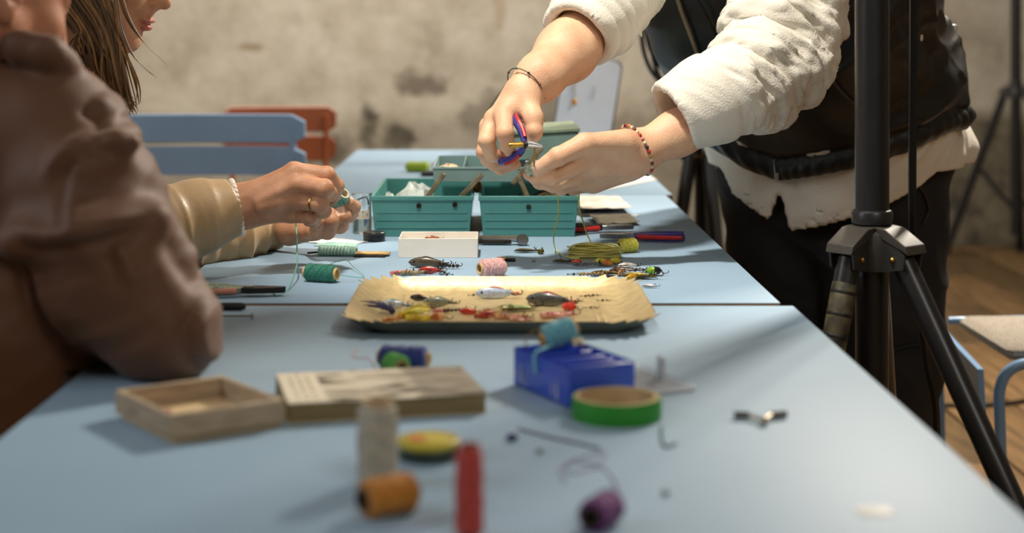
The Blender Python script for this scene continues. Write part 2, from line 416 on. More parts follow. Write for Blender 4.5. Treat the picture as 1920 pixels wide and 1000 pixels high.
# ------------------------------------------------------------------ thread spools
def spool(label, name, c, axis, L, R, core_r, tcol, ccol=(205, 170, 120), cone=1.0, group=None, bulge=0.0, cat='thread spool', holecol=None, speck=None, ridges=14):
    """c = centre, axis = direction of the tube (the visible end is +axis)"""
    t = thing(name, label, cat, c, 0, group); mx = frame((0, 0, 0), axis)
    mt = M('thread_%d_%d_%d' % tcol, tcol, .75, var=.2, scale=420, bump=.8, bscale=500, stretch=(1, 1, 1), sheen=.25, col2=speck)
    mc = M('core_%d_%d_%d' % ccol, ccol, .85, var=.1)
    prof = []
    n = ridges*2
    z0, z1 = -L/2+.003, L/2-.003
    rr = lambda u: R*(1+(cone-1)*u)*(1+bulge*math.sin(PI*u))
    prof.append((core_r*1.02, z0))
    for i in range(n+1):
        u = i/n; e = min(1, min(u, 1-u)*9+.72)
        prof.append((rr(u)*e*(1-.035*(i % 2)), z0+(z1-z0)*u))
    prof.append((core_r*1.02, z1))
    mb = MB(); mb.lathe(prof, 28, mx, closed=True); th = mb.build('thread_winding', mt, t)
    mb = MB()
    for k in range(7):                   # diagonal cross-wound strands lying proud of the winding
        pts = []
        for i in range(33):
            u = i/32; a = k*2*PI/7+u*5.0*(1 if k % 2 else -1); uu = .06+.88*u; r_ = rr(uu)*1.0+.0001
            pts.append((r_*math.cos(a), r_*math.sin(a), z0+(z1-z0)*uu))
        mb.tube(pts, R*.035, 5, mx=mx)
    mb.build('crossing_strands', mt, t)
    ci = core_r*.74
    mb = MB(); mb.lathe([(ci, -L/2), (core_r, -L/2), (core_r, L/2), (ci, L/2)], 24, mx, closed=True); mb.build('paper_core', mc, t)
    mb = MB(); mb.lathe([(ci*.98, -L*.42), (ci*.98, L*.1), (0, L*.1), ], 20, mx); mb.build('core_lining', m_dark, t)  # dark plug in the bore, shade of the hollow core put into its colour
    return t
def lying(px, py, L, R, ang, z=0.0, tilt=0.0):
    """centre and axis of a spool lying on the table; py = row where it touches the table, ang = heading of the seen end"""
    p = T(px, py, z); return (p.x, p.y, TZ+z+R), (math.cos(ang), math.sin(ang), tilt)
def mk(label, px, py, L, R, core, col, ang, name='thread_spool', **k):
    c, a = lying(px, py, L, R, ang); return spool(label, name, c, a, L, R, core, col, **k)
mk('blurred purple thread spool lying nearest the camera at the bottom edge', 1128, 990, .040, .0118, .0075, (112, 44, 118), math.radians(-118), ccol=(60, 56, 40))
mk('orange thread spool lying in front of the cream thread tube', 728, 966, .046, .0142, .0078, (206, 136, 40), math.radians(-147), ccol=(74, 56, 36))
mk('yellow thread spool lying beside the red and blue pliers', 1177, 474, .034, .0115, .0065, (212, 204, 70), math.radians(-152), ccol=(210, 196, 90))
mk('dark green thread spool lying between the sleeve and the gold tray', 602, 529, .052, .0125, .0085, (38, 128, 104), math.radians(-22), ccol=(222, 190, 130))
mk('white and pink speckled thread spool just behind the gold tray', 922, 520, .042, .0135, .0085, (232, 214, 208), math.radians(-150), ccol=(210, 180, 130), speck=(206, 110, 112))
mk('royal blue thread spool lying behind the book', 757, 694, .056, .0125, .007, (38, 58, 140), math.radians(-12), ccol=(190, 160, 100))
mk('bright green thread spool leaning against the blue spool behind the book', 742, 706, .030, .0115, .007, (96, 178, 84), math.radians(-60), ccol=(150, 130, 80))
mk('lime green thread spool at the left edge of the farthest table', 783, 323, .062, .0135, .007, (166, 190, 50), math.radians(-8), ccol=(170, 190, 60))
mk('magenta thread spool behind the tackle box, next to the lime spool', 824, 322, .036, .0115, .007, (196, 56, 128), math.radians(-10), ccol=(190, 60, 130))
p = T(880, 1009); spool('red thread spool standing upright at the bottom edge', 'thread_spool', (p.x, p.y, TZ+.0325), (0, 0, 1), .065, .0105, .0075, (200, 70, 60), ccol=(150, 70, 54), cone=.9, ridges=20)
p = T(708, 906); spool('tall cream thread tube standing upright behind the orange spool', 'thread_spool', (p.x, p.y, TZ+.032), (0, 0, 1), .064, .0155, .012, (196, 190, 172), ccol=(188, 160, 124), cone=.98, ridges=16, bulge=.05)
# loose thread ends
def thread(name, label, pts, r, mat, cat='thread', group=None, seg=8):
    mb = MB(); pts = crv(pts, seg); o0 = pts[0]; base = Vector(o0)
    mb.tube([p-base for p in pts], r, 6); o = mb.build(name, mat); o.location = base; return tag(o, label, cat, group)
m_mint = M('mint_thread', (120, 186, 160), .7); m_pink = M('pink_thread', (206, 120, 130), .7); m_yel = M('yellow_line', (206, 206, 96), .4)
m_grey = M('grey_thread', (98, 92, 104), .7); m_purp = M('mauve_thread', (150, 130, 160), .8); m_teal = M('teal_thread', (40, 96, 104), .7)
thread('loose_thread', 'mint thread hanging from the seated woman\'s hands down to the table', [P(555, 418, 2.40), P(557, 470, 2.34), P(556, 500, 2.27), (T(540, 545)+Vector((0, 0, .001))), (T(520, 556)+Vector((0, 0, .001))), (T(512, 551)+Vector((0, 0, .001)))], .0011, m_mint)
thread('loose_thread', 'thin green thread curling behind the dark green spool', [T(610, 500, .012), T(645, 487, .012), T(662, 500, .006), T(682, 520, .001), T(640, 516, .001)], .0005, m_mint)
thread('loose_thread', 'fine pink thread sticking up from the blue spool behind the book', [T(704, 690, .008), T(690, 673, .02), T(668, 672, .016), T(660, 665, .018), T(672, 655, .02)], .0006, m_pink)
thread('loose_thread', 'grey wire lying in front of the green tape roll', [T(972, 805, .0008), T(1030, 820, .0008), T(1085, 832, .0008), T(1125, 842, .0008)], .0012, m_grey)
thread('loose_thread', 'tangled mauve thread leading to the purple spool', [T(1060, 905, .0006), T(1050, 880, .0006), T(1075, 868, .0006), T(1120, 872, .0006), T(1130, 862, .0006), T(1134, 848, .0006), T(1100, 855, .003), T(1060, 870, .0006), T(1075, 888, .0006), T(1125, 877, .0006), T(1150, 900, .0008), T(1160, 925, .004)], .0006, m_purp)
thread('loose_thread', 'dark teal thread end on the table below the green tape roll', [T(1240, 800, .001), T(1240, 820, .001), T(1247, 838, .001), T(1268, 832, .001)], .0011, m_teal)
thread('loose_thread', 'mauve thread scrap lying in front of the orange spool', [T(700, 1000, .0006), T(770, 992, .0006), T(840, 972, .0006), T(870, 955, .0006)], .0007, m_purp)
# ------------------------------------------------------------------ yellow tin, black tin, tape
def disc_tin(label, px, py, R, H, side, top, name='round_tin'):
    p = T(px, py); t = thing(name, label, 'tin', (p.x, p.y+R, TZ))
    mb = MB(); mb.lathe([(R*.97, 0), (R, .001), (R, H*.62), (R*.97, H*.66)], 36); mb.build('base', side, t)
    mb = MB(); mb.lathe([(R*1.01, H*.66), (R*1.03, H*.7), (R*1.03, H*.95), (R*.99, H), (0, H)], 36); mb.build('lid', top, t)
    return t
m_tin_y = M('tin_yellow', (204, 184, 62), .4, var=.05)
t = disc_tin('flat round tin with a yellow and orange lid beside the cream thread', 801, 873, .0250, .016, M('tin_green', (62, 74, 62), .35, .3), m_tin_y)
mb = MB(); mb.box((-.009, -.004, .0163), (.013, .016, .0004)); mb.build('orange_print', M('tin_orange', (208, 104, 44), .5), t, smooth=False)
mb = MB(); mb.lathe([(.0205, .0161), (.0225, .0161), (.0225, .0163), (.0205, .0163)], 32, closed=True); mb.build('lid_ring', M('tin_olive', (150, 150, 60), .5), t)
disc_tin('small round black tin beside the teal tackle box', 700, 455, .0185, .016, M('tin_black', (24, 24, 25), .3, .3), M('tin_black_lid', (48, 44, 42), .35, .4))
p = T(1163, 803); t = thing('tape_roll', 'green adhesive tape roll lying in front of the blue organiser', 'tape', (p.x, p.y+.0405, TZ))
mb = MB(); mb.lathe([(.0365, .0003), (.0405, 0), (.041, .002), (.041, .017), (.0405, .019), (.0365, .0187)], 56, closed=True); mb.build('tape_winding', M('green_tape', (46, 142, 44), .45, var=.04), t)
mb = MB(); mb.lathe([(.0345, 0), (.0366, 0), (.0366, .0196), (.0345, .0196)], 56, closed=True); mb.build('cardboard_core', m_card, t)
mb = MB(); mb.lathe([(.0366, .0190), (.0402, .0191), (.0402, .0194), (.0366, .0195)], 56, closed=True); mb.build('tape_edge', M('tape_edge', (150, 150, 100), .7), t)
# ------------------------------------------------------------------ wooden tray
A = T(320, 836); B = T(200, 792); C_ = T(526, 806)
ux = Vector((C_.x-A.x, C_.y-A.y, 0)); ang = math.atan2(ux.y, ux.x)+.05; Lx = ux.length*1.06; Ly = (Vector((B.x-A.x, B.y-A.y, 0))).length*1.10
t = thing('wooden_tray', 'shallow unpainted wooden tray box by the brown sleeve', 'box', (A.x, A.y, TZ), ang)
m_wood = M('pale_wood', (182, 162, 136), .7, var=.18, scale=20, stretch=(1.5, 1.5, 14), bump=.3, bscale=60)
H = .0255; th = .0055
for nm, c, s in (('front_wall', (Lx/2, th/2, H/2+.002), (Lx, th, H-.004)), ('back_wall', (Lx/2, Ly-th/2, H/2+.002), (Lx, th, H-.004)),
                 ('left_wall', (th/2, Ly/2, H/2+.002), (th, Ly-2*th, H-.0045)), ('right_wall', (Lx-th/2, Ly/2, H/2+.002), (th, Ly-2*th, H-.0045))):
    mb = MB(); mb.box(c, s, bev=.0008); mb.build(nm, m_wood, t)
mb = MB(); mb.box((Lx/2, Ly/2, .003), (Lx-.008, Ly-.008, .006)); mb.build('bottom_panel', M('pale_wood_inside', (216, 190, 146), .75, var=.1, scale=20, stretch=(2, 14, 2)), t, smooth=False)
for (x, y, lab, r, mat, nm) in ((.30, .72, 'scrap of pink thread in the back left corner of the wooden tray', .0014, m_pink, 'thread_scrap'), (.62, .5, 'loop of tan cord lying in the middle of the wooden tray', .0012, M('tan_cord', (160, 134, 90), .8), 'cord_scrap')):
    q = Matrix.LocRotScale(t.location, t.rotation_euler, None) @ Vector((Lx*x, Ly*y, .0075))
    rad = .006 if r > .0013 else .013
    thread(nm, lab, [q+Vector((rad*math.cos(a), rad*math.sin(a)*.8, 0)) for a in np.linspace(0, 5.6, 9)], r, mat)
# ------------------------------------------------------------------ book
def book_cover():
    m = bpy.data.materials.new('book_cover'); m.use_nodes = True; N = m.node_tree.nodes; L = m.node_tree.links; b = N['Principled BSDF']
    tc = N.new('ShaderNodeTexCoord'); mp = N.new('ShaderNodeMapping'); mp.inputs['Scale'].default_value = (9, 26, 1); mp.inputs['Rotation'].default_value = (0, 0, .25)
    L.new(tc.outputs['Object'], mp.inputs[0])
    n = N.new('ShaderNodeTexNoise'); n.inputs['Scale'].default_value = 1.3; n.inputs['Detail'].default_value = 3; n.inputs['Distortion'].default_value = 1.2; L.new(mp.outputs[0], n.inputs[0])
    r = N.new('ShaderNodeValToRGB'); e = r.color_ramp.elements; e[0].position = .37; e[0].color = (*lin((46, 40, 32)), 1); e[1].position = .49; e[1].color = (*lin((214, 204, 184)), 1)
    q = e.new(.43); q.color = (*lin((142, 132, 112)), 1); L.new(n.outputs['Fac'], r.inputs[0])
    sp = N.new('ShaderNodeSeparateXYZ'); L.new(tc.outputs['Object'], sp.inputs[0])
    f = N.new('ShaderNodeMapRange'); f.inputs[1].default_value = .117; f.inputs[2].default_value = .128; f.inputs[4].default_value = .7; L.new(sp.outputs[0], f.inputs[0])
    mx = N.new('ShaderNodeMix'); mx.data_type = 'RGBA'; L.new(f.outputs[0], mx.inputs[0]); L.new(r.outputs[0], mx.inputs[6]); mx.inputs[7].default_value = (*lin((88, 80, 64)), 1)
    L.new(mx.outputs[2], b.inputs['Base Color']); b.inputs['Roughness'].default_value = .45; return m
A = T(540, 796); B = T(915, 776); ux = Vector((B.x-A.x, B.y-A.y, 0)); Lx = ux.length; Ly = .128; H = .0185
t = thing('paperback_book', 'thick closed paperback with a black and white photo cover', 'book', (A.x, A.y, TZ), math.atan2(ux.y, ux.x)+.0)
mb = MB(); mb.box((Lx/2, Ly/2, H/2), (Lx-.004, Ly-.003, H-.002)); mb.build('page_block', M('page_edges', (150, 132, 92), .85, var=.3, scale=40, stretch=(.5, .5, 60)), t, smooth=False)
mb = MB(); mb.box((Lx/2, Ly/2, H-.0005), (Lx, Ly, .001)); mb.build('front_cover', book_cover(), t, smooth=False)
mb = MB(); mb.box((Lx/2, Ly/2, .0005), (Lx, Ly, .001)); mb.build('back_cover', M('back_cover', (200, 190, 165), .5), t, smooth=False)
mb = MB(); mb.box((Lx/2, Ly, H/2), (Lx, .001, H)); mb.build('spine', M('book_spine', (190, 180, 155), .5), t, smooth=False)
mb = MB(); mb.box((.019, Ly/2, H+.0002), (.036, Ly*.995, .0004)); st = mb.build('title_strip', M('title_strip', (226, 216, 194), .5, var=.03), t, smooth=False)
mb = MB()
random.seed(3)
for r_ in range(3):
    y = .012
    while y < Ly-.014:
        l = random.uniform(.003, .009); mb.box((.011+r_*.008, y+l/2, H+.0005), (.0018, l, .0002)); y += l+random.uniform(.003, .012)
mb.build('title_print', M('print_tan', (140, 112, 78), .6), t, smooth=False)
# ------------------------------------------------------------------ blue organiser box with clear lid
A = T(1066, 771); a1 = math.atan2(.0325, .0665); W = .072; D = .115; Hh = .0375
t = thing('compartment_box', 'translucent royal blue compartment box with slotted dividers', 'organiser', (A.x+.001, A.y+.010, TZ), a1)
m_bluep = M('blue_plastic', (62, 104, 232), .35, var=.05, trans=.4, coat=.3)
def B_(nm, c, s, mat=None, par=None, bev=.0008): mb = MB(); mb.box(c, s, bev=bev); return mb.build(nm, mat or m_bluep, par or t)
B_('base', (W/2, D/2, .0015), (W, D, .003)); B_('front_wall', (W/2, .001, Hh/2), (W, .002, Hh)); B_('back_wall', (W/2, D-.001, Hh/2), (W, .002, Hh))
B_('left_wall', (.001, D/2, Hh/2), (.002, D-.004, Hh)); B_('right_wall', (W-.001, D/2, Hh/2), (.002, D-.004, Hh))
for y in (.016, .034, .052, .078): B_('divider', (W/2, y, Hh*.47), (W-.005, .0032, Hh*.94))
B_('long_divider', (.014, .097, Hh*.47), (.002, .034, Hh*.86))
m_flake = M('scuffed_print', (150, 160, 205), .7)  # pale leaf-shaped flakes on the left wall
for k, (y, z, w_, h_) in enumerate(((.099, .013, .006, .020), (.090, .011, .004, .014), (.034, .013, .004, .016), (.024, .011, .006, .020), (.108, .016, .003, .009))):
    mb = MB(); mb.prism([(-w_/2, 0), (w_/2, 0), (w_*.42, h_*.5), (w_*.15, h_), (-w_*.2, h_*.8), (-w_*.5, h_*.4)], -.0003, .0003, Matrix.Translation((-.0003, y, z-.008)) @ Matrix.Rotation(PI/2, 4, 'Z') @ Matrix.Rotation(PI/2, 4, 'X')); mb.build('worn_print', m_flake, t, smooth=False)
R4 = Matrix.LocRotScale(t.location, t.rotation_euler, None)
q = R4 @ Vector((.043, .100, Hh+.012))
spool('turquoise thread spool lying on top of the blue organiser', 'thread_spool', q, (-.93, -.30, -.28), .040, .0125, .007, (116, 190, 206), ccol=(214, 168, 96), bulge=.1, ridges=10)
# clear lid
t2 = thing('clear_lid', 'clear plastic lid with an upright latch, lying beside the blue organiser', 'lid', R4 @ Vector((W+.003, .004, 0)), a1)
m_clear = M('clear_plastic', (238, 242, 246), .25, var=.0, alpha=.38)
B_('lid_plate', (W/2, D/2, .001), (W, D-.01, .002), m_clear, t2)
for nm, c, s in (('rim', (W/2, .006, .004), (W, .002, .006)), ('rim', (W/2, D-.007, .004), (W, .002, .006)), ('rim', (.001, D/2, .004), (.002, D-.012, .006)), ('rim', (W-.001, D/2, .004), (.002, D-.012, .006))): B_(nm, c, s, m_clear, t2)
B_('latch', (W-.004, D*.55, .012), (.004, .012, .024), M('latch_plastic', (228, 232, 234), .35, trans=.2), t2)
# bits in the organiser: lead weights, tan bead heap, yellow scrap on the rim
def tiny(name, label, cat, p, mb, mat, group=None, rz=0, smooth=True):
    o = mb.build(name, mat, smooth=smooth); o.location = p; o.rotation_euler = (0, 0, rz); return tag(o, label, cat, group)
for k, (x, y) in enumerate([(.022, .062), (.030, .066), (.038, .063), (.046, .067), (.054, .064), (.062, .068)]):
    mb = MB(); mb.lathe([(0, 0), (.003, .001), (.0045, .006), (.004, .012), (.001, .015)], 10)
    q = R4 @ Vector((x, y, .004)); 
    tiny('lead_weight', 'small lead weight in a middle slot of the blue organiser', 'weight', (q.x, q.y, TZ+.003+.014), mb, M('lead', (110, 104, 100), .5, .5), 'weights in the organiser')
q = R4 @ Vector((.055, .082, Hh+.004)); mb = MB()
for k in range(7): mb.sphere((math.cos(k)*.004, math.sin(k)*.004, (k % 2)*.003), .003, 8)
tiny('bead_cluster', 'cream bead cluster on the right rim of the blue organiser', 'beads', q, mb, M('cream', (214, 200, 170), .5))
thread('turquoise_ribbon', 'turquoise thread hanging over the left rim of the blue organiser', [R4 @ Vector((.03, .088, Hh+.004)), R4 @ Vector((.012, .074, Hh+.004)), R4 @ Vector((-.002, .066, Hh+.001)), R4 @ Vector((-.003, .062, Hh*.55))], .0018, M('turq', (110, 178, 200), .7))
q = R4 @ Vector((.010, .104, Hh*.93))
thread('bent_wire', 'thin pale wire looped over the back left corner of the organiser', [q, q+Vector((-.002, 0, .012)), q+Vector((.008, .004, .019)), q+Vector((.018, .002, .020)), q+Vector((.024, 0, .016))], .0008, M('tanwire', (176, 140, 84), .4, .6))
q = R4 @ Vector((.066, .108, Hh)); mb = MB(); mb.box((0, 0, .009), (.004, .0015, .018), bev=.0005); tiny('blue_tab', 'small blue plastic tab standing at the back of the organiser', 'tab', q, mb, m_bluep)
# ------------------------------------------------------------------ gold cake tray with scalloped rim
def gold_tray():
    t = thing('gold_tray', 'gold cardboard tray with pleated corners, full of fishing lures', 'tray', (.006, 2.02, TZ))
    hw, hd, ch = .186, .172, .052; ih, iv, ic = .152, .151, .036
    def ring(hw, hd, ch, n=10):          # rounded-chamfer outline, counter clockwise
        pts = []; cs = [(1, -1), (1, 1), (-1, 1), (-1, -1)]
        for q, (sx, sy) in enumerate(cs):
            cx, cy = sx*(hw-ch), sy*(hd-ch); a0 = [-PI/2, 0, PI/2, PI][q]
            for i in range(n+1): a = a0+PI/2*i/n; pts.append((cx+ch*math.cos(a), cy+ch*math.sin(a)))
            nx = cs[(q+1) % 4]
            ax, ay = pts[-1]; a2 = [-PI/2, 0, PI/2, PI][(q+1) % 4]
            bx, by = nx[0]*(hw-ch)+ch*math.cos(a2), nx[1]*(hd-ch)+ch*math.sin(a2)
            for i in range(1, 18): pts.append((ax+(bx-ax)*i/18, ay+(by-ay)*i/18))
        return pts
    n_in, n_out = ring(ih, iv, ic), ring(hw, hd, ch); m = len(n_in); V = []; Fc = []
    levels = [(0, .0008, 0), (.04, .001, 0), (.5, .0085, .6), (.93, .0172, 1), (1.0, .0180, 1)]
    for th_ in (0, 1):
        for (u, z, pl) in levels:
            for i in range(m):
                a, b = n_in[i], n_out[i]
                corner = (i % 28) <= 10
                w = math.sin(i*PI) if not corner else (1 if i % 2 else -1)
                amp = (.0046 if corner else .0)*pl; s = (.0004*pl*(1 if i % 2 else -1))
                nx, ny = b[0]-a[0], b[1]-a[1]; ln = math.hypot(nx, ny) or 1; nx /= ln; ny /= ln
                V.append((a[0]+(b[0]-a[0])*u+nx*(w*amp+s), a[1]+(b[1]-a[1])*u+ny*(w*amp+s), z-(0 if th_ == 0 else .0006)+ (w*amp*.5)))
    K = len(levels)
    for side in (0, 1):
        o = side*K*m
        for l in range(K-1):
            for i in range(m):
                j = (i+1) % m; f = (o+l*m+i, o+l*m+j, o+(l+1)*m+j, o+(l+1)*m+i); Fc.append(f if side else f[::-1])
    for i in range(m): j = (i+1) % m; Fc.append(((K-1)*m+i, (K-1)*m+j, (2*K-1)*m+j, (2*K-1)*m+i))
    ci = len(V); V.append((0, 0, .0008)); V.append((0, 0, .0002))
    for i in range(m): j = (i+1) % m; Fc.append((ci, i, j)); Fc.append((ci+1, K*m+j, K*m+i))
    me = bpy.data.meshes.new('tray_shell'); me.from_pydata(V, [], Fc)
    g = M('gold_foil', (224, 202, 152), .42, .45, var=.12, scale=60, bump=.25, bscale=260)
    u_ = M('grey_card_underside', (124, 126, 112), .8)
    me.materials.append(g); me.materials.append(u_)
    for k, p_ in enumerate(me.polygons):
        p_.use_smooth = True
        if (K-1)*m <= k < 2*(K-1)*m or (k >= 2*(K-1)*m+m and (k-(2*(K-1)*m+m)) % 2): p_.material_index = 1
    o = bpy.data.objects.new('tray_shell', me); COL.objects.link(o); o.parent = t
    # embossed floor rails
    for x_ in (-.128, -.119, .119, .128):
        mb = MB(); mb.box((x_, 0, .0014), (.0036, .24, .0015), bev=.0006); mb.build('embossed_rib', g, t)
    return t
gold_tray()
# ------------------------------------------------------------------ fishing lures
m_hook = M('hook_metal', (60, 50, 40), .35, .9)
def treble(mb, c, s, a):
    c = Vector(c)
    for k in range(3):
        b = a+k*2*PI/3; d = Vector((math.cos(b), math.sin(b)*.7, .25)).normalized()
        mb.tube([c, c+Vector((0, 0, 0))+d*s*.2, c+d*s*.7+Vector((0, 0, -s*.1)), c+d*s+Vector((0, 0, s*.15)), c+d*s*.75+Vector((0, 0, s*.4))], s*.08, 5)
def lure(label, kind, p, ang, L, col, col2=None, hooks=2, group=None, z=0.0):
    name = {'fish': 'fishing_lure', 'spoon': 'spoon_lure', 'worm': 'soft_bait', 'tuft': 'feather_lure', 'float': 'fishing_float', 'swivel': 'swivel', 'chain': 'bead_chain'}[kind]
    L *= (1.0 if kind == 'worm' else 1.28); t = thing(name, label, 'lure', (p[0], p[1], p[2]+z), ang, group)
    m1 = M('lure_%d_%d_%d' % col, col, .3, .85 if kind in ('spoon', 'swivel') else .1, coat=.5, var=.2, scale=150)
    m2 = M('lure_%d_%d_%d' % (col2 or col), col2 or col, .35, var=.1)
    mb = MB(); r = L*.13
    if kind == 'fish':
        pr = [(0, -L/2), (r*.55, -L*.42), (r, -L*.2), (r*1.02, 0), (r*.7, L*.25), (r*.3, L*.42), (0, L/2)]
        mx = Matrix.Translation((0, 0, r)) @ Matrix.Rotation(PI/2, 4, 'Y'); mb.lathe(pr, 12, mx, sx=1.15, sy=.7); mb.build('body', m1, t)
        mb = MB(); mb.prism([(L*.42, 0), (L*.6, L*.09), (L*.55, 0), (L*.6, -L*.09)], r*.9, r*1.1); mb.build('tail', m2, t)
        mb = MB(); mb.sphere((-L*.33, -r*.5, r*1.25), r*.26, 8); mb.sphere((-L*.33, r*.5, r*1.25), r*.26, 8); mb.build('eye', M('lure_eye', (20, 20, 20), .2), t)
        mb = MB(); mb.tube(crv([(-L*.12, 0, r*2.02), (0, 0, r*2.14), (L*.2, 0, r*1.72)], 4), r*.22, 6); mb.build('back_stripe', m2, t)
    elif kind == 'spoon':
        V = []; Fc = []; n, m = 12, 7
        for i in range(n+1):
            u = i/n; w_ = L*.19*math.sin(PI*(u**.8))**.7 if 0 < u < 1 else .0002
            for j in range(m):
                v = j/(m-1)*2-1; V.append((L*(u-.5), w_*v, .0012+L*.10*v*v*(w_/(L*.19))+L*.04*abs(u-.5)))
        for i in range(n):
            for j in range(m-1): Fc.append((i*m+j, (i+1)*m+j, (i+1)*m+j+1, i*m+j+1))
        K = len(V); V2 = [(x, y, z_-.0007) for x, y, z_ in V]; Fc += [tuple(q+K for q in reversed(f)) for f in Fc]
        bd = [(i*m, (i+1)*m) for i in range(n)]+[((i+1)*m+m-1, i*m+m-1) for i in range(n)]
        Fc += [(a, a+K, b+K, b) for a, b in bd]
        mb.add(V+V2, Fc); mb.build('blade', m1, t)
    elif kind == 'worm':
        mb.tube(crv([(-L/2, 0, r*.7), (-L*.2, L*.1, r*.7), (L*.1, -L*.05, r*.7), (L*.35, L*.12, r*.7), (L/2, L*.02, r*.9)], 5), [r*.75*(1-.55*abs(i/20-.3)) for i in range(21)], 10); mb.build('body', m1, t)
        mb = MB()
        for i in range(5): mb.tube([(-L*.3+i*L*.13, -r*.3, r*1.2), (-L*.3+i*L*.13, r*.5, r*1.25)], r*.2, 5)
        mb.build('rib', m2, t)
    elif kind == 'tuft':
        rs = random.Random(int(L*1e5)+col[0])
        for k in range(26):
            a = rs.uniform(-.7, .7); e = rs.uniform(.02, .6); l = L*rs.uniform(.5, 1)
            mb.tube(crv([(0, 0, r*.6), (l*.5*math.cos(a), l*.5*math.sin(a), r*.6+l*.4*e), (l*math.cos(a), l*math.sin(a), max(.001, r*.6+l*.45*e))], 3), [.0009]*3+[.0007]*3+[.0003], 4)
        mb.build('fibres', m1, t); mb = MB(); mb.sphere((0, 0, r*.8), r*.75, 10); mb.build('head', m2, t)
    elif kind == 'float':
        mx = Matrix.Translation((0, 0, r*1.6)) @ Matrix.Rotation(PI/2, 4, 'Y')
        mb.lathe([(0, -L*.4), (r*1.3, -L*.25), (r*1.6, 0)], 14, mx); mb.build('upper_half', m1, t)
        mb = MB(); mb.lathe([(r*1.6, 0), (r*1.3, L*.25), (0, L*.4)], 14, mx); mb.build('lower_half', m2, t)
    elif kind in ('swivel', 'chain'):
        n = 3 if kind == 'swivel' else 8
        for i in range(n): mb.sphere((-L/2+L*i/(n-1), math.sin(i*1.9)*L*.04, L*.07+.0008), L*.07 if kind == 'chain' else L*(.12 if i == 1 else .07), 8)
        mb.tube([(-L*.5, 0, L*.07+.0008), (L*.5, 0, L*.07+.0008)], L*.025, 5); mb.build('beads', m1, t)
    if hooks:
        mb = MB()
        treble(mb, (L*.5, 0, r*.6), L*.16+.002, ang)
        if hooks > 1: treble(mb, (-L*.02, -r, r*.3), L*.14+.002, ang+1)
        mb.build('treble_hook', m_hook, t)
    return t
def L_(label, kind, px, py, deg, mm, col, col2=None, hooks=1, z=.0012, **k): return lure(label, kind, T(px, py, z) if True else 0, math.radians(deg), mm/1000, col, col2, hooks, **k)
tray = [
 ('dark blue feathered lure at the left end of the gold tray', 'tuft', 735, 590, 125, 34, (46, 44, 100), (30, 30, 70)),
 ('silver and turquoise minnow lure at the left end of the gold tray', 'fish', 738, 578, -15, 30, (206, 214, 220), (60, 140, 160)),
 ('black lure near the back left corner of the gold tray', 'fish', 786, 564, -25, 22, (24, 20, 22), (120, 40, 30)),
 ('dark red triangular lure in the left half of the gold tray', 'spoon', 797, 582, 20, 22, (150, 30, 28)),
 ('yellow feather lure near the front left of the gold tray', 'tuft', 752, 597, 20, 36, (222, 204, 50), (230, 190, 40)),
 ('orange and tan soft bait at the front left of the gold tray', 'worm', 736, 602, 35, 26, (216, 138, 66), (230, 180, 90)),
 ('grey green minnow lure in the left half of the gold tray', 'fish', 822, 574, -8, 32, (136, 140, 120), (110, 100, 84)),
 ('pink lure beside the grey green minnow in the gold tray', 'worm', 828, 586, -10, 22, (206, 110, 104), (220, 180, 160)),
 ('small brown bead chain in the left half of the gold tray', 'chain', 858, 586, 10, 26, (70, 44, 36)),
 ('red and cream lure left of the centre of the gold tray', 'fish', 880, 590, -15, 22, (206, 60, 48), (226, 200, 160)),
 ('red hooked lure near the centre front of the gold tray', 'tuft', 892, 597, 10, 20, (186, 66, 48), (150, 40, 30)),
 ('blue white lure with a red tip near the back of the gold tray', 'fish', 928, 560, 4, 42, (190, 206, 232), (204, 60, 50)),
 ('pale green spoon lure in the middle of the gold tray', 'spoon', 965, 584, 15, 44, (166, 182, 128)),
 ('cream soft bait in the middle of the gold tray', 'worm', 925, 590, 38, 46, (214, 190, 140), (190, 150, 100)),
 ('peach soft bait at the front middle of the gold tray', 'worm', 958, 600, -5, 40, (206, 150, 110), (160, 90, 60)),
 ('long slate grey minnow lure right of the centre of the gold tray', 'fish', 1028, 574, -18, 48, (84, 86, 84), (170, 60, 48)),
 ('bright red float in the right half of the gold tray', 'float', 1067, 583, -10, 20, (224, 58, 34), (200, 44, 30)),
 ('red and white striped soft bait at the front right of the gold tray', 'worm', 1046, 597, 12, 42, (222, 160, 148), (206, 60, 50)),
 ('pink soft bait at the front edge of the gold tray', 'worm', 975, 603, -20, 26, (228, 176, 160), (214, 120, 110)),
 ('yellow soft bait at the front edge of the gold tray', 'worm', 790, 602, 3, 40, (222, 200, 60), (226, 150, 50)),
 ('orange ringed lure at the front of the gold tray', 'float', 822, 602, 10, 20, (214, 120, 70), (226, 180, 120)),
]
for (lb, kd, px, py, dg, mm, c1, *c2) in tray: L_(lb, kd, px, py, dg, mm, c1, c2[0] if c2 else None)
for k, (px, py, dg) in enumerate(((1040, 563, 0), (1053, 563, 40), (1080, 568, 20), (1098, 558, 5), (1112, 556, -10), (1130, 566, 0), (1108, 580, 5), (888, 556, 15), (905, 556, -10))):
    L_('tiny dark hook clip lying on the gold tray', 'swivel', px, py, dg, 11, (60, 36, 28), hooks=1, group='dark hook clips on the gold tray')
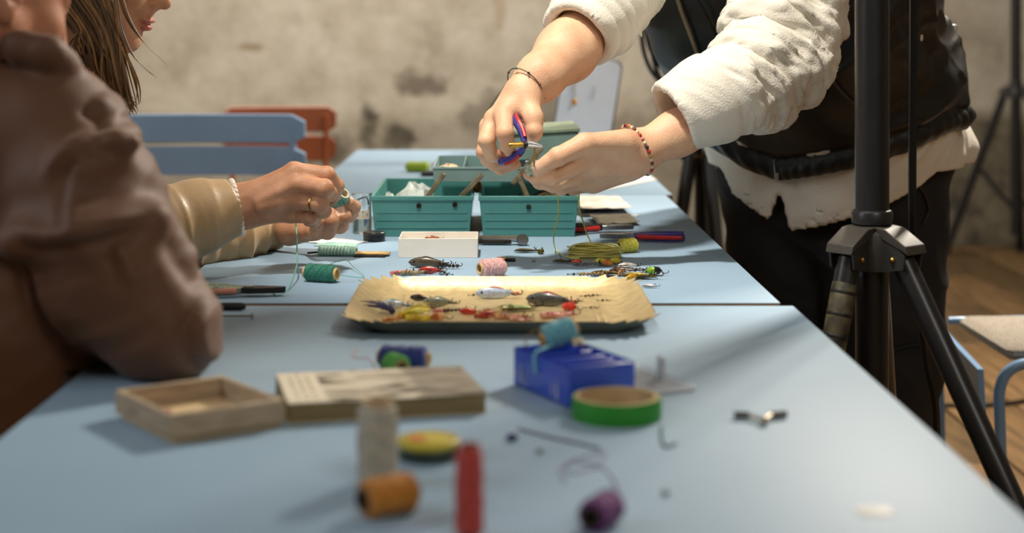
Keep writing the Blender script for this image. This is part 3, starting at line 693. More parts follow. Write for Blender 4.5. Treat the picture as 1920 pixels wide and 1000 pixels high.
right = [
 ('dark bronze spoon lure at the left end of the lure heap behind the tray', 'spoon', 1056, 493, -10, 26, (110, 100, 70)),
 ('orange red float in the lure heap behind the tray', 'float', 1081, 497, 5, 16, (226, 78, 40), (210, 60, 34)),
 ('slim grey wire lure in front of the yellow line coil', 'chain', 1104, 499, -5, 32, (120, 116, 110)),
 ('yellow float in front of the yellow line coil', 'float', 1127, 497, -5, 20, (226, 216, 70), (220, 190, 60)),
 ('orange centred float in the lure heap', 'float', 1140, 499, 10, 18, (228, 116, 44), (226, 140, 50)),
 ('bright yellow float right of the orange one in the lure heap', 'float', 1154, 495, 0, 18, (230, 220, 70), (226, 200, 50)),
 ('white lure with hooks in the lure heap', 'fish', 1176, 504, 20, 26, (218, 214, 206), (140, 130, 120)),
 ('dark brown bead lure in the lure heap', 'chain', 1196, 510, -15, 30, (70, 52, 44)),
 ('olive bronze spoon lure at the right of the lure heap', 'spoon', 1197, 522, -15, 42, (140, 124, 62)),
 ('lime green and black float at the right end of the lure heap', 'float', 1226, 516, 0, 24, (130, 180, 40), (24, 24, 24)),
 ('golden yellow lure at the tray\'s back right corner', 'fish', 1184, 526, 50, 24, (232, 178, 40), (226, 160, 40)),
 ('bronze spinner blade in the middle of the lure heap', 'spoon', 1134, 516, 5, 34, (124, 96, 50)),
 ('brown feather lure in the middle of the lure heap', 'tuft', 1146, 513, 20, 26, (92, 66, 46), (60, 40, 30)),
 ('thin golden wire lure at the left of the lure heap', 'chain', 1112, 518, 12, 30, (150, 120, 70)),
 ('small amber lure beside the white hooked one', 'fish', 1164, 516, 70, 22, (200, 140, 60), (160, 100, 50)),
 ('pale pink scrap lure beside the right corner of the gold tray', 'spoon', 1217, 539, -10, 16, (214, 196, 186)),
 ('small dark clip lure by itself behind the tray', 'swivel', 1076, 517, 10, 14, (60, 44, 44)),
]
for (lb, kd, px, py, dg, mm, c1, *c2) in right: L_(lb, kd, px, py, dg, mm, c1, c2[0] if c2 else None, z=.001)
for k in range(9):
    L_('tiny dark hook tangled in the lure heap behind the tray', 'swivel', 1140+k*10+random.uniform(-4, 4), 505+random.uniform(0, 18), random.uniform(0, 180), 12, (60, 40, 32), group='hooks in the lure heap', z=.004)
left = [
 ('pink and white striped soft bait behind the left end of the gold tray', 'worm', 752, 515, 35, 34, (214, 120, 112), (230, 190, 180)),
 ('dark brown minnow lure behind the gold tray', 'fish', 800, 502, -8, 44, (92, 80, 64), (60, 50, 40)),
 ('khaki lure with hooks beside the brown minnow', 'worm', 775, 516, 10, 36, (150, 134, 96), (110, 96, 70)),
 ('red and silver lure behind the gold tray', 'fish', 806, 513, -5, 28, (176, 50, 44), (190, 180, 160)),
 ('black hooked bead lure at the right end of the small lure heap', 'chain', 832, 503, -8, 32, (40, 34, 32)),
 ('loose brass coloured spoon by itself near the white box', 'spoon', 986, 473, 5, 30, (110, 100, 66)),
]
for (lb, kd, px, py, dg, mm, c1, *c2) in left: L_(lb, kd, px, py, dg, mm, c1, c2[0] if c2 else None, z=.001)
for k in range(6):
    L_('tiny black hook tangled in the small lure heap', 'swivel', 818+k*4, 500+k*3.5, k*35, 13, (36, 30, 28), group='hooks in the small lure heap', z=.003)
def bar(label, name, cat, px, py, deg, L, r, mat, z=0):
    p = T(px, py, z); mb = MB(); mb.lathe([(0, -L/2), (r*.8, -L/2), (r, -L*.4), (r, L*.4), (r*.8, L/2), (0, L/2)], 12, Matrix.Translation((0, 0, r)) @ Matrix.Rotation(PI/2, 4, 'Y'))
    return tiny(name, label, cat, p, mb, mat, rz=math.radians(deg))
bar('small brass tube bead beside the bronze half bead', 'brass_bead', 'bead', 940, 489, 0, .015, .003, m_brass)
bar('bronze half bead right of the brass tube bead', 'brass_bead', 'bead', 957, 491, -5, .016, .0028, m_dkmetal)
bar('small upright brass bead near the yellow line coil', 'brass_bead', 'bead', 1014, 477, 70, .010, .0045, M('old_brass', (120, 104, 56), .4, .8))
for (px, py, lb) in ((1000, 492, 'tiny clear bead left of the line coil'), (960, 828, 'small dark blue bead in front of the blue organiser'), (1012, 851, 'tiny grey crumb near the grey wire'), (1248, 930, 'tiny grey crumb right of the purple spool')):
    mb = MB(); r = .0035 if '828' in str(py) else .0022; mb.sphere((0, 0, r), r, 10, sc=(1.6, .8, 1)); tiny('bead', lb, 'bead', T(px, py), mb, M('dark_bead', (60, 66, 110), .4) if py == 828 else M('grey_bead', (140, 140, 146), .3))
mb = MB(); mb.box((0, 0, .0003), (.026, .022, .0006), bev=.0001); tiny('label_sticker', 'small white paper label stuck near the right edge of the nearest table', 'label', T(1640, 960), mb, M('white_paper', (226, 226, 222), .6, var=.03))
# swivel hardware (the V-shaped piece on the near table)
p = T(1428, 790); t = thing('wing_screw', 'V-shaped pair of metal clips with dark tips on the near table', 'hardware', p)
mb = MB(); mb.tube([(0, -.014, .004), (-.010, .004, .004), (-.012, .006, .004)], .0022, 8); mb.tube([(0, -.014, .004), (.010, .006, .004)], .0022, 8); mb.build('arm', M('cream_metal', (176, 164, 140), .4, .6), t)
for s in (-1, 1): mb = MB(); mb.tube([(s*.010, .006, .004), (s*.024, .011-.004*(s < 0), .004)], .0034, 10); mb.build('tip', M('dark_tip', (84, 84, 84), .5), t)
mb = MB(); mb.sphere((0, -.016, .0042), .0042, 10); mb.build('joint', M('cream_metal', (176, 164, 140), .4, .6), t)
# coil of yellow line
p = T(1117, 489); t = thing('line_coil', 'coil of translucent yellow fishing line behind the lure heap', 'line', (p.x, p.y+.030, TZ))
rs = random.Random(2); mb = MB()
for k in range(26):
    r = rs.uniform(.031, .041); z0 = rs.uniform(.002, .018); ph = rs.uniform(0, 6.28); e = rs.uniform(-.003, .003)
    mb.tube([(r*math.cos(a)+e, r*math.sin(a)*.8+e, max(.001, z0+.002*math.sin(2*a+ph))) for a in np.linspace(0, 2*PI, 37)[:-1]], .0010, 5, closed=True)
mb.build('strand', M('yellow_mono', (214, 206, 112), .2, coat=.5), t)
thread('fishing_line', 'yellow line hanging from the standing man\'s hand, left strand', [P(1043, 350, 2.44), P(1047, 385, 2.46), P(1046, 410, 2.48), P(1038, 440, 2.50), T(1042, 468, .002), T(1062, 482, .008), T(1085, 485, .014)], .0011, m_yel)
thread('fishing_line', 'yellow line hanging from the standing man\'s hand, right strand', [P(1086, 352, 2.46), P(1086, 390, 2.48), P(1093, 415, 2.52), P(1101, 440, 2.55), T(1112, 462, .014)], .0012, m_yel)
# ------------------------------------------------------------------ pliers
def pliers(label, loc, rz, tilt, jaw, g1, g2, L=.15, open_=.16, name='pliers', rot=None, s=1.0, zf=1.0):
    t = thing(name, label, 'pliers', loc, rot if rot is not None else (0, tilt, rz)); t.scale = (s,)*3
    for sg in (1, -1):
        mb = MB(); mb.prism([(0, -sg*.004), (.012, sg*.001), (.045, sg*.0012), (.048, sg*.004), (.020, sg*.010), (.004, sg*.012), (-.010, sg*.010), (-.010, -sg*.002)][::sg], -.004, .004); mb.build('jaw', jaw, t, bevel=.0006)
        path = crv([(-.008, -sg*.004, 0), (-.025, -sg*(.008+open_*.02), 0), (-.06, -sg*(.012+open_*.06), 0), (-L*.72, -sg*(.010+open_*.12), 0), (-L*.8, -sg*(.006+open_*.14), 0)], 5)
        mb = MB(); mb.tube(path, [.0045+.0025*min(1, i/8) for i in range(len(path))], 10); h = mb.build('handle', g1, t)
        mb = MB(); mb.tube([q+Vector((0, -sg*.0045, .0)) for q in path[3:-2]], .0042, 8); mb.build('grip_inlay', g2, h)
    mb = MB(); mb.lathe([(0, -.0052), (.006, -.005), (.006, .005), (0, .0052)], 16); mb.build('pivot', m_steel, t)
    return t
m_gb = M('grip_blue', (52, 48, 140), .35, coat=.3); m_gr = M('grip_red', (196, 44, 38), .4)
p = T(1178, 455); pliers('red and blue handled pliers lying by the yellow spool', (p.x+.001, p.y+.018, TZ+.009), math.radians(176), 0, m_steel, m_gb, m_gr, L=.115, open_=.05)
p = T(1140, 440); pliers('black handled combination pliers behind the red and blue pair', (p.x, p.y+.03, TZ+.009), math.radians(8), 0, m_steel, m_blackr, m_gr, L=.13, open_=.1)
# lower left tools by the brown sleeve
p = T(468, 556); t = pliers('pliers with a patterned grip by the brown sleeve', (p.x, p.y, TZ+.009), math.radians(0), 0, M('dark_steel', (50, 48, 50), .4, .7), M('mint_grip', (150, 160, 130), .6, col2=(90, 100, 90), scale=300), M('pink_grip', (196, 130, 110), .6), L=.13, open_=.04)
p = T(425, 582); mb = MB(); mb.lathe([(0, -.05), (.004, -.05), (.0048, -.04), (.0048, .018), (.0035, .024), (0, .024)], 14, Matrix.Translation((0, 0, .005)) @ Matrix.Rotation(PI/2, 4, 'Y')); tiny('marker_pen', 'black marker pen beside the brown sleeve', 'pen', (p.x, p.y, TZ), mb, m_blackr)
p = T(440, 599); mb = MB(); mx = Matrix.Translation((0, 0, .004)) @ Matrix.Rotation(PI/2, 4, 'Y'); mb.lathe([(0, -.04), (.0014, -.038), (.0014, .0205), (.0038, .021), (.0038, .0225), (0, .0225)], 12, mx); tiny('nail', 'steel nail lying in front of the black pen', 'nail', (p.x, p.y, TZ), mb, m_steel)
# ------------------------------------------------------------------ mint thread card, papers
p = T(655, 481); t = thing('thread_card', 'kraft card wound with pale mint thread', 'thread card', (p.x, p.y+.012, TZ), math.radians(-4))
mb = MB(); mb.box((.018, 0, .004), (.090, .026, .0015)); mb.build('kraft_card', M('kraft', (196, 160, 104), .8, var=.15, scale=80), t, smooth=False)
mb = MB()
for i in range(22): 
    x = -.048+i*.0027; mb.tube([(x+.0006*math.sin(i*3), .014*math.cos(a), .0065+.0062*math.sin(a)) for a in np.linspace(0, 2*PI, 17)[:-1]], .0017, 6, closed=True)
mb.build('thread_winding', M('mint_pale', (168, 216, 200), .75, sheen=.2), t)
mb = MB(); mb.tube([(-.068, 0, .003), (-.045, 0, .005)], .0015, 8); mb.build('pin', m_dkmetal, t)
mb = MB(); mb.box((.034, -.016, .0012), (.050, .014, .0024), bev=.0006); mb.build('backing_strip', m_dkmetal, t)
def paper(label, pts, mat, z=.001, crumple=.004, name='paper_sheet', seed=1):
    cen = Vector((sum(q.x for q in pts)/4, sum(q.y for q in pts)/4, TZ)); V = []; Fc = []; n = 9; rs = random.Random(seed)
    for i in range(n):
        for j in range(n):
            u, v = i/(n-1), j/(n-1); q = (pts[0]*(1-u)+pts[1]*u)*(1-v)+(pts[3]*(1-u)+pts[2]*u)*v
            V.append((q.x-cen.x, q.y-cen.y, z+crumple*rs.random()*(.3+.7*(math.sin(PI*u)*math.sin(PI*v)))))
    for i in range(n-1):
        for j in range(n-1): Fc.append((i*n+j, (i+1)*n+j, (i+1)*n+j+1, i*n+j+1))
    K = len(V); V2 = [(x, y, z_-.0006) for x, y, z_ in V]; F2 = [tuple(q+K for q in reversed(f)) for f in Fc]
    bd = [(j+1, j) for j in range(n-1)]+[((n-1)*n+j, (n-1)*n+j+1) for j in range(n-1)]+[(i*n, (i+1)*n) for i in range(n-1)]+[((i+1)*n+n-1, i*n+n-1) for i in range(n-1)]
    mb = MB(); mb.add(V+V2, Fc+F2+[(a, b, b+K, a+K) for a, b in bd]); o = mb.build(name, mat); o.location = cen; return tag(o, label, 'paper')
m_white = M('white_paper', (226, 226, 222), .6, var=.03)
paper('crumpled white paper under the seated woman\'s hands', [T(545, 452), T(640, 462), T(690, 455), T(570, 442)], m_white)
paper('light green paper slip beside the crumpled white paper', [T(588, 462), T(668, 464), T(672, 458), T(600, 455)], M('green_paper', (150, 190, 176), .7), seed=4)
paper('white printed envelope right of the teal tackle box', [T(1090, 404), T(1185, 402), T(1160, 380), T(1080, 378)], M('envelope', (214, 204, 192), .7, var=.2, scale=14), z=.012, crumple=.008, seed=2)
paper('dark folder under the white envelope', [T(1090, 408), T(1180, 406), T(1170, 394), T(1080, 393)], m_blackr, z=.003, crumple=.002, seed=3, name='folder')
paper('tan leather pouch flap behind the black pliers', [T(1120, 427), T(1200, 424), T(1180, 408), T(1105, 410)], M('grey_tan', (128, 120, 104), .7), z=.006, crumple=.008, seed=5, name='pouch_flap')
paper('large white sheet at the right of the farthest table', [T(1125, 360), T(1232, 338), T(1190, 318), T(1110, 318)], m_white, z=.0015, crumple=.002, seed=6)
mb = MB(); mb.lathe([(0, 0), (.006, 0), (.0065, .002), (.004, .004), (0, .0045)], 14); tiny('button', 'small white round button right of the envelope', 'button', T(1192, 406), mb, m_white)
# ------------------------------------------------------------------ white tray box
p = T(747, 484); t = thing('white_box', 'small open white card box in front of the teal tackle box', 'box', (p.x, p.y, TZ))
W, D, H, th = .124, .088, .0305, .0022; m_wb = M('white_card', (232, 226, 216), .55, var=.02)
for nm, c, s in (('front_wall', (W/2, th/2, H/2), (W, th, H)), ('back_wall', (W/2, D-th/2, H/2), (W, th, H)), ('side_wall', (th/2, D/2, H/2), (th, D-2*th, H)), ('side_wall', (W-th/2, D/2, H/2), (th, D-2*th, H)), ('bottom_panel', (W/2, D/2, th/2), (W-2*th, D-2*th, th))):
    mb = MB(); mb.box(c, s, bev=.0006); mb.build(nm, m_wb, t)
q = Vector((p.x+.05, p.y+.075, TZ+.018)); lure('small copper lure standing inside the white card box', 'fish', q, .1, .02, (170, 96, 60), (120, 70, 50), 1)
# folding multi-tool
p = T(905, 461); t = thing('multi_tool', 'folded steel multi-tool between the white box and the tackle box', 'tool', (p.x, p.y+.01, TZ), math.radians(-3))
for (y, z, L0, L1, mt) in ((.006, .012, 0, .075, M('tan_steel', (160, 150, 130), .35, .9)), (-.004, .006, 0, .06, m_dkmetal), (0, .0085, .01, .07, m_steel), (.010, .005, 0, .05, M('tan_steel', (160, 150, 130), .35, .9))):
    mb = MB(); mb.box(((L0+L1)/2-.012, y, z), (L1-L0, .007, .006), bev=.0012); mb.build('folded_blade', mt, t)
mb = MB(); mb.lathe([(0, -.008), (.0088, -.0075), (.0095, -.006), (.0095, .006), (.0088, .0075), (0, .008)], 20, frame((.066, -.005, .0098), (.25, -1, .1))); mb.build('end_cap', m_steel, t)
# ------------------------------------------------------------------ teal cantilever tackle box
t = thing('tackle_box', 'open teal cantilever tackle box with two deep bins', 'tackle box', (0, 2.756, TZ))
m_teal_b = M('teal_plastic', (74, 136, 132), .38, var=.06, scale=8, coat=.15); m_teal_g = M('grey_teal', (122, 150, 148), .4, var=.06, scale=10)
m_arm = M('arm_metal', (150, 138, 112), .42, .6, var=.2, scale=60)
def bin_(x0, x1, y0, y1, z0, z1, mat, name, par, thk=.003, tp=.006, rim=.004):
    V = []
    def rect(x0, x1, y0, y1, z): return [(x0, y0, z), (x1, y0, z), (x1, y1, z), (x0, y1, z)]
    o0 = rect(x0+tp, x1-tp, y0+tp, y1-tp, z0); o1 = rect(x0, x1, y0, y1, z1-rim*2.2); o1b = rect(x0-rim*.5, x1+rim*.5, y0-rim*.5, y1+rim*.5, z1-rim*2); o2 = rect(x0-rim*.5, x1+rim*.5, y0-rim*.5, y1+rim*.5, z1)
    i2 = rect(x0+thk, x1-thk, y0+thk, y1-thk, z1); i0 = rect(x0+tp+thk, x1-tp-thk, y0+tp+thk, y1-tp-thk, z0+thk)
    L = [o0, o1, o1b, o2, i2, i0]
    for l in L: V += l
    Fc = [(3, 2, 1, 0)]
    for k in range(5):
        for i in range(4): j = (i+1) % 4; Fc.append((k*4+i, k*4+j, k*4+4+j, k*4+4+i))
    Fc.append((20, 21, 22, 23)); mb = MB(); mb.add(V, Fc); return mb.build(name, mat, par, smooth=True, bevel=.0012, sharp=20)
lb = bin_(-.2125, -.0385, 0, .34, 0, .071, m_teal_b, 'left_bin', t); rb_ = bin_(-.0265, .1435, 0, .34, 0, .071, m_teal_b, 'right_bin', t)
for (par, x0, x1, riv) in ((lb, -.206, -.045, ((-.131, .054), (-.069, .056))), (rb_, -.020, .137, ((.058, .052),))):
    for z in (.042, .029, .016):
        mb = MB(); mb.box(((x0+x1)/2, -.0005+.006*(1-z/.071), z), (x1-x0-.004, .0018, .0012), bev=.0004); mb.build('moulded_groove', m_teal_b, par)
    for (x, z) in riv:
        mb = MB(); mb.lathe([(0, -.002), (.0045, -.0015), (.0045, 0), (.0018, .0004), (0, .0004)], 16, frame((x, .0005, z), (0, 1, 0))); mb.build('rivet', m_dkmetal, par)
m_trayg = m_teal_g
ut = bin_(-.108, .055, .035, .30, .092, .118, m_trayg, 'upper_tray', t, tp=.001, thk=.002, rim=.002)
mb = MB(); mb.box((-.055, .1675, .106), (.002, .26, .022)); mb.build('divider', m_trayg, ut)

# lid standing open: sloping panel
m_lidg = M('lid_green', (112, 140, 132), .4, var=.05)
mxl = Matrix.Translation((0, 0, .004)) @ Matrix.Rotation(math.radians(-3), 4, 'Y')
mb = MB(); mb.box((.080, .16, .144), (.150, .22, .046), mxl, bev=.002); mb.build('lid', m_lidg, t)
mb = MB(); mb.box((.080, .16, .170), (.156, .226, .008), mxl, bev=.002); mb.build('lid_rim', M('lid_rim', (128, 142, 120), .4), t)
for (x0, z0, x1, z1, y) in ((-.122, .060, -.088, .108, -.004), (-.062, .064, -.022, .106, -.004), (.057, .066, .040, .105, -.004), (.030, .088, .082, .152, .002), (-.122, .06, -.088, .108, .344), (.057, .066, .04, .105, .344)):
    mb = MB(); d = Vector((x1-x0, 0, z1-z0)); mx = frame(((x0+x1)/2, y+.028*(y < .1), (z0+z1)/2), d, (1, 0, 0)); mb.box((0, 0, 0), (.0085, .0022, d.length), mx, bev=.0008)
    for s in (-1, 1): mb.lathe([(0, -.0028), (.003, -.0025), (.003, .0025), (0, .0028)], 10, mx @ Matrix.Translation((0, 0, s*(d.length/2-.005))) @ Matrix.Rotation(PI/2, 4, 'X'))
    mb.build('cantilever_arm', m_arm, t)
# contents
def crumple(label, name, c, size, mat, seed, cat='scrap', group=None):
    rs = random.Random(seed); mb = MB(); V = []; n, m = 12, 7
    mb.sphere((0, 0, 0), 1, 12); mb.v = [(x*size[0]*(1+rs.uniform(-.25, .25)), y*size[1]*(1+rs.uniform(-.25, .25)), z*size[2]*(1+rs.uniform(-.3, .3))) for x, y, z in mb.v]
    o = mb.build(name, mat, smooth=False); o.location = c; return tag(o, label, cat, group)
crumple('crumpled white plastic bag in the left bin of the tackle box', 'plastic_bag', (-.140, 2.85, TZ+.055), (.036, .05, .028), M('bag_white', (196, 206, 200), .4, var=.1), 1, 'bag')
crumple('small white scrap at the left end of the tackle box bin', 'paper_scrap', (-.185, 2.80, TZ+.050), (.012, .02, .020), M('bag_white', (196, 206, 200), .4), 2, 'scrap')
crumple('tan cord bundle in the raised tray of the tackle box', 'cord_bundle', (-.083, 2.84, TZ+.110), (.022, .03, .009), M('tan_bundle', (176, 160, 132), .8, var=.2), 3, 'cord')
crumple('dark brown cloth bundle in the right bin of the tackle box', 'cloth_bundle', (.10, 2.86, TZ+.052), (.034, .06, .022), M('brown_cloth', (92, 78, 52), .8, var=.3), 4, 'cloth')
crumple('grey foam scrap in the right bin of the tackle box', 'foam_scrap', (.045, 2.84, TZ+.046), (.016, .03, .018), M('foam_grey', (96, 100, 92), .8), 5, 'scrap')
mb = MB(); mb.sphere((0, 0, .012), .009, 10, sc=(1, 1, 1.4)); tiny('amber_bead', 'amber bead between the two bins of the tackle box', 'bead', (-.0325, 2.90, TZ+.062), mb, M('amber', (200, 140, 60), .3))
# glass jar with water left of the tackle box
p = T(679, 440); t = thing('glass_jar', 'clear glass jar left of the teal tackle box', 'jar', (p.x-.002, p.y+.02, TZ))
m_glass = M('glass', (250, 252, 252), .03, var=0, trans=1.0, ior=1.45)
mb = MB(); mb.lathe([(0, .0), (.0155, 0), (.0165, .002), (.0165, .066), (.0175, .068), (.0160, .068), (.0150, .066), (.0150, .003), (0, .003)], 32); mb.build('jar_wall', m_glass, t)
mb = MB(); mb.lathe([(.0150, .068), (.0180, .068), (.0180, .0705), (.0150, .0705)], 32, closed=True); mb.build('rim', m_glass, t)
mb = MB(); mb.lathe([(0, .0035), (.0146, .0035), (.0146, .026), (0, .026)], 32); mb.build('water', M('water', (190, 220, 236), .02, var=0, trans=1.0, ior=1.33), t)
thread('bent_pin', 'black bent pin leaning in the glass jar', [(p.x-.008, p.y+.004, TZ+.060), (p.x+.008, p.y+.0, TZ+.066), (p.x+.011, p.y, TZ+.052)], .0012, m_blackr, cat='pin', seg=2)
# dark case behind the lime spool
p = T(800, 332); mb = MB(); mb.box((0, 0, .006), (.068, .05, .012), bev=.003); tiny('dark_case', 'flat black case in front of the lime spool', 'case', (p.x+.02, p.y+.03, TZ), mb, m_blackr)
# jewellery board on the far table
t = thing('jewellery_board', 'white rounded jewellery board leaning on a black stand', 'display board', (.235, 4.52, TZ+.004), math.radians(-4))
rr = .022; W, Hb = .160, .285; poly = []
for (cx, cy, a0) in ((W/2-rr, rr, -90), (W/2-rr, Hb-rr, 0), (-W/2+rr, Hb-rr, 90), (-W/2+rr, rr, 180)):
    for i in range(7): a = math.radians(a0+15*i); poly.append((cx+rr*math.cos(a), cy+rr*math.sin(a)))
sh = Matrix(((1, .14, 0, 0), (0, 1, 0, 0), (0, 0, 1, 0), (0, 0, 0, 1)))
mxb = Matrix.Rotation(math.radians(80), 4, 'X') @ Matrix.Rotation(math.radians(-9), 4, 'Z')
mb = MB(); mb.prism(poly, -.004, .004, mxb); mb.build('panel', M('board_white', (216, 220, 228), .5, var=.02), t)
mb = MB(); mb.prism([(x*1.05, (y-Hb/2)*1.03+Hb/2) for x, y in poly], -.012, -.0045, mxb); mb.build('backing', m_blackr, t)
mb = MB(); mb.tube([mxb @ Vector((0, Hb*.9, -.01)), Vector((.02, .14, .007))], .006, 8); mb.tube([mxb @ Vector((.03, Hb+.03, -.012)), mxb @ Vector((.02, Hb*.6, -.012))], .006, 8); mb.build('support', m_blackr, t)
for (x, z, l, lab) in ((-.045, .21, .06, 'gold earring hanging at the left of the white jewellery board'), (.012, .20, .085, 'fine gold chain on the right of the white jewellery board')):
    q = Matrix.LocRotScale(t.location, t.rotation_euler, None)
    e = thing('earring', lab, 'jewellery', q @ (mxb @ Vector((x, z, .006))), t.rotation_euler.z)
    a = Vector((0, 0, 0)); b = Vector((0, -.008, -l))
    mb = MB(); n = 7
    for k in range(n): mb.lathe([(.0022, -.0006), (.0032, -.0006), (.0032, .0006), (.0022, .0006)], 10, frame(a.lerp(b, k/n)+Vector((.0015*math.sin(k*2), 0, 0)), (math.sin(k), 1, 0)), closed=True)
    mb.build('chain', m_brass, e)
    mb = MB(); mb.sphere(b, .009 if x < 0 else .003, 12, sc=(1, .5, 1.1)); mb.build('pendant', M('amber_gem', (206, 140, 50), .3), e)
crumple('black cloth pouch behind the standing man\'s wrist', 'black_pouch', (.060, 4.66, TZ+.106), (.080, .05, .080), M('black_cloth', (24, 24, 27), .8), 8, 'bag')
# ------------------------------------------------------------------ chairs
def slat_chair(label, loc, rz, col, width=.42, top=.84, name='slatted_chair', n_slat=2, gap=.012, hs=.078):
    t = thing(name, label, 'chair', loc, rz); m = M('chair_%d_%d_%d' % col, col, .42, var=.04, scale=8, coat=.1)
    def slat(cz, cy, h, tilt):
        V = []; Fc = []; n = 14; K = 8
        for i in range(n+1):
            u = i/n*2-1; x = u*width/2; hh = h/2*(1 if abs(u) < .9 else math.sqrt(max(0, 1-((abs(u)-.9)/.1)**2))*.45+.55); yb = cy-.03*(1-u*u)
            for (dy, dz) in ((-.009, -hh+.003), (-.009, hh-.003), (-.006, hh), (.006, hh), (.009, hh-.003), (.009, -hh+.003), (.006, -hh), (-.006, -hh)):
                V.append((x, -(yb)+dy+dz*tilt, cz+dz))
        for i in range(n):
            for k in range(K): l = (k+1) % K; Fc.append((i*K+k, i*K+l, (i+1)*K+l, (i+1)*K+k))
        Fc.append(tuple(reversed(range(K)))); Fc.append(tuple(n*K+k for k in range(K)))
        mb = MB(); mb.add(V, Fc); mb.build('back_slat', m, t)
    for i in range(n_slat): slat(top-hs/2-i*(hs+gap), .215-.012*i, hs, -.14)
    for s in (-1, 1):
        x = s*(width/2-.035)
        mb = MB(); mb.tube(crv([(x, -.215, top-.03), (x, -.19, top-.2), (x, -.165, .44), (x, .19, .0)], 5), .010, 10); mb.build('back_upright', m, t)
        mb = MB(); mb.tube(crv([(x*.95, .17, .44), (x*.95, .0, .24), (x*.95, -.2, .0)], 4), .010, 10); mb.build('leg', m, t)
    for k in range(5):
        mb = MB(); mb.box((0, -.14+k*.078, .452), (width-.02, .062, .014), bev=.004); mb.build('seat_slat', m, t)
    mb = MB(); mb.tube([(-width/2+.04, 0, .24), (width/2-.04, 0, .24)], .008, 8); mb.build('stretcher', m, t)
    return t
slat_chair('light blue slatted chair at the left of the farthest table', ((395-VX)*4.5/F_PX, 4.5+.18, 0), 0, (156, 188, 222), width=.54, top=.876, hs=.082, gap=.009)
slat_chair('orange slatted chair behind the light blue one', ((500-VX)*5.6/F_PX, 5.9, 0), math.radians(9), (148, 80, 46), width=.40, top=.842, hs=.092, gap=.012)
# cushioned blue tube chair, lower right
t = thing('cushioned_chair', 'light blue tube chair with a grey beige cushion behind the tripod', 'chair', (1.22, 3.42, 0))
m_cb = M('chair_sky', (118, 158, 200), .4, var=.03, coat=.2)
mb = MB(); mb.box((.05, .01, .432), (.38, .30, .020), bev=.006); mb.build('seat_pan', m_blackr, t)
mb = MB(); mb.box((.03, 0, .452), (.42, .345, .034), bev=.012); mb.build('cushion', M('cushion_weave', (176, 166, 152), .9, var=.25, scale=240, bump=.6, bscale=300), t)
mb = MB(); mb.tube(crv([(-.20, .18, .455), (.20, .185, .462), (.25, .18, .46)], 4), .0085, 10); mb.build('side_rail', m_cb, t)
mb = MB(); mb.tube(crv([(-.19, -.19, 0), (-.20, -.19, .30), (-.20, -.19, .385), (-.175, -.19, .425), (-.12, -.19, .437), (0, -.19, .438), (.24, -.19, .438), ], 6), .0115, 12); mb.build('leg', m_cb, t)
mb = MB(); mb.tube(crv([(-.21, .19, 0), (-.22, .19, .36), (-.235, .17, .45)], 4), .0115, 12); mb.build('leg', m_cb, t)
mb = MB(); mb.tube(crv([(.26, -.19, 0), (.24, -.19, .43), (.30, -.19, .84)], 4), .0115, 12); mb.build('leg', m_cb, t)
mb = MB(); mb.tube(crv([(.26, .19, 0), (.24, .19, .43), (.30, .19, .84)], 4), .0115, 12); mb.build('leg', m_cb, t)
mb = MB(); mb.prism([(-.19, .34), (-.175, .42), (.10, .45), (.19, .46), (.19, .44), (.10, .42), (-.12, .36), (-.17, .31)], -.006, .006, Matrix.Translation((-.235, 0, 0)) @ Matrix(((0, 0, 1, 0), (1, 0, 0, 0), (0, 1, 0, 0), (0, 0, 0, 1)))); mb.build('front_apron', m_cb, t)
mb = MB(); mb.box((.31, 0, .78), (.016, .40, .09), bev=.005); mb.build('back_slat', m_cb, t)
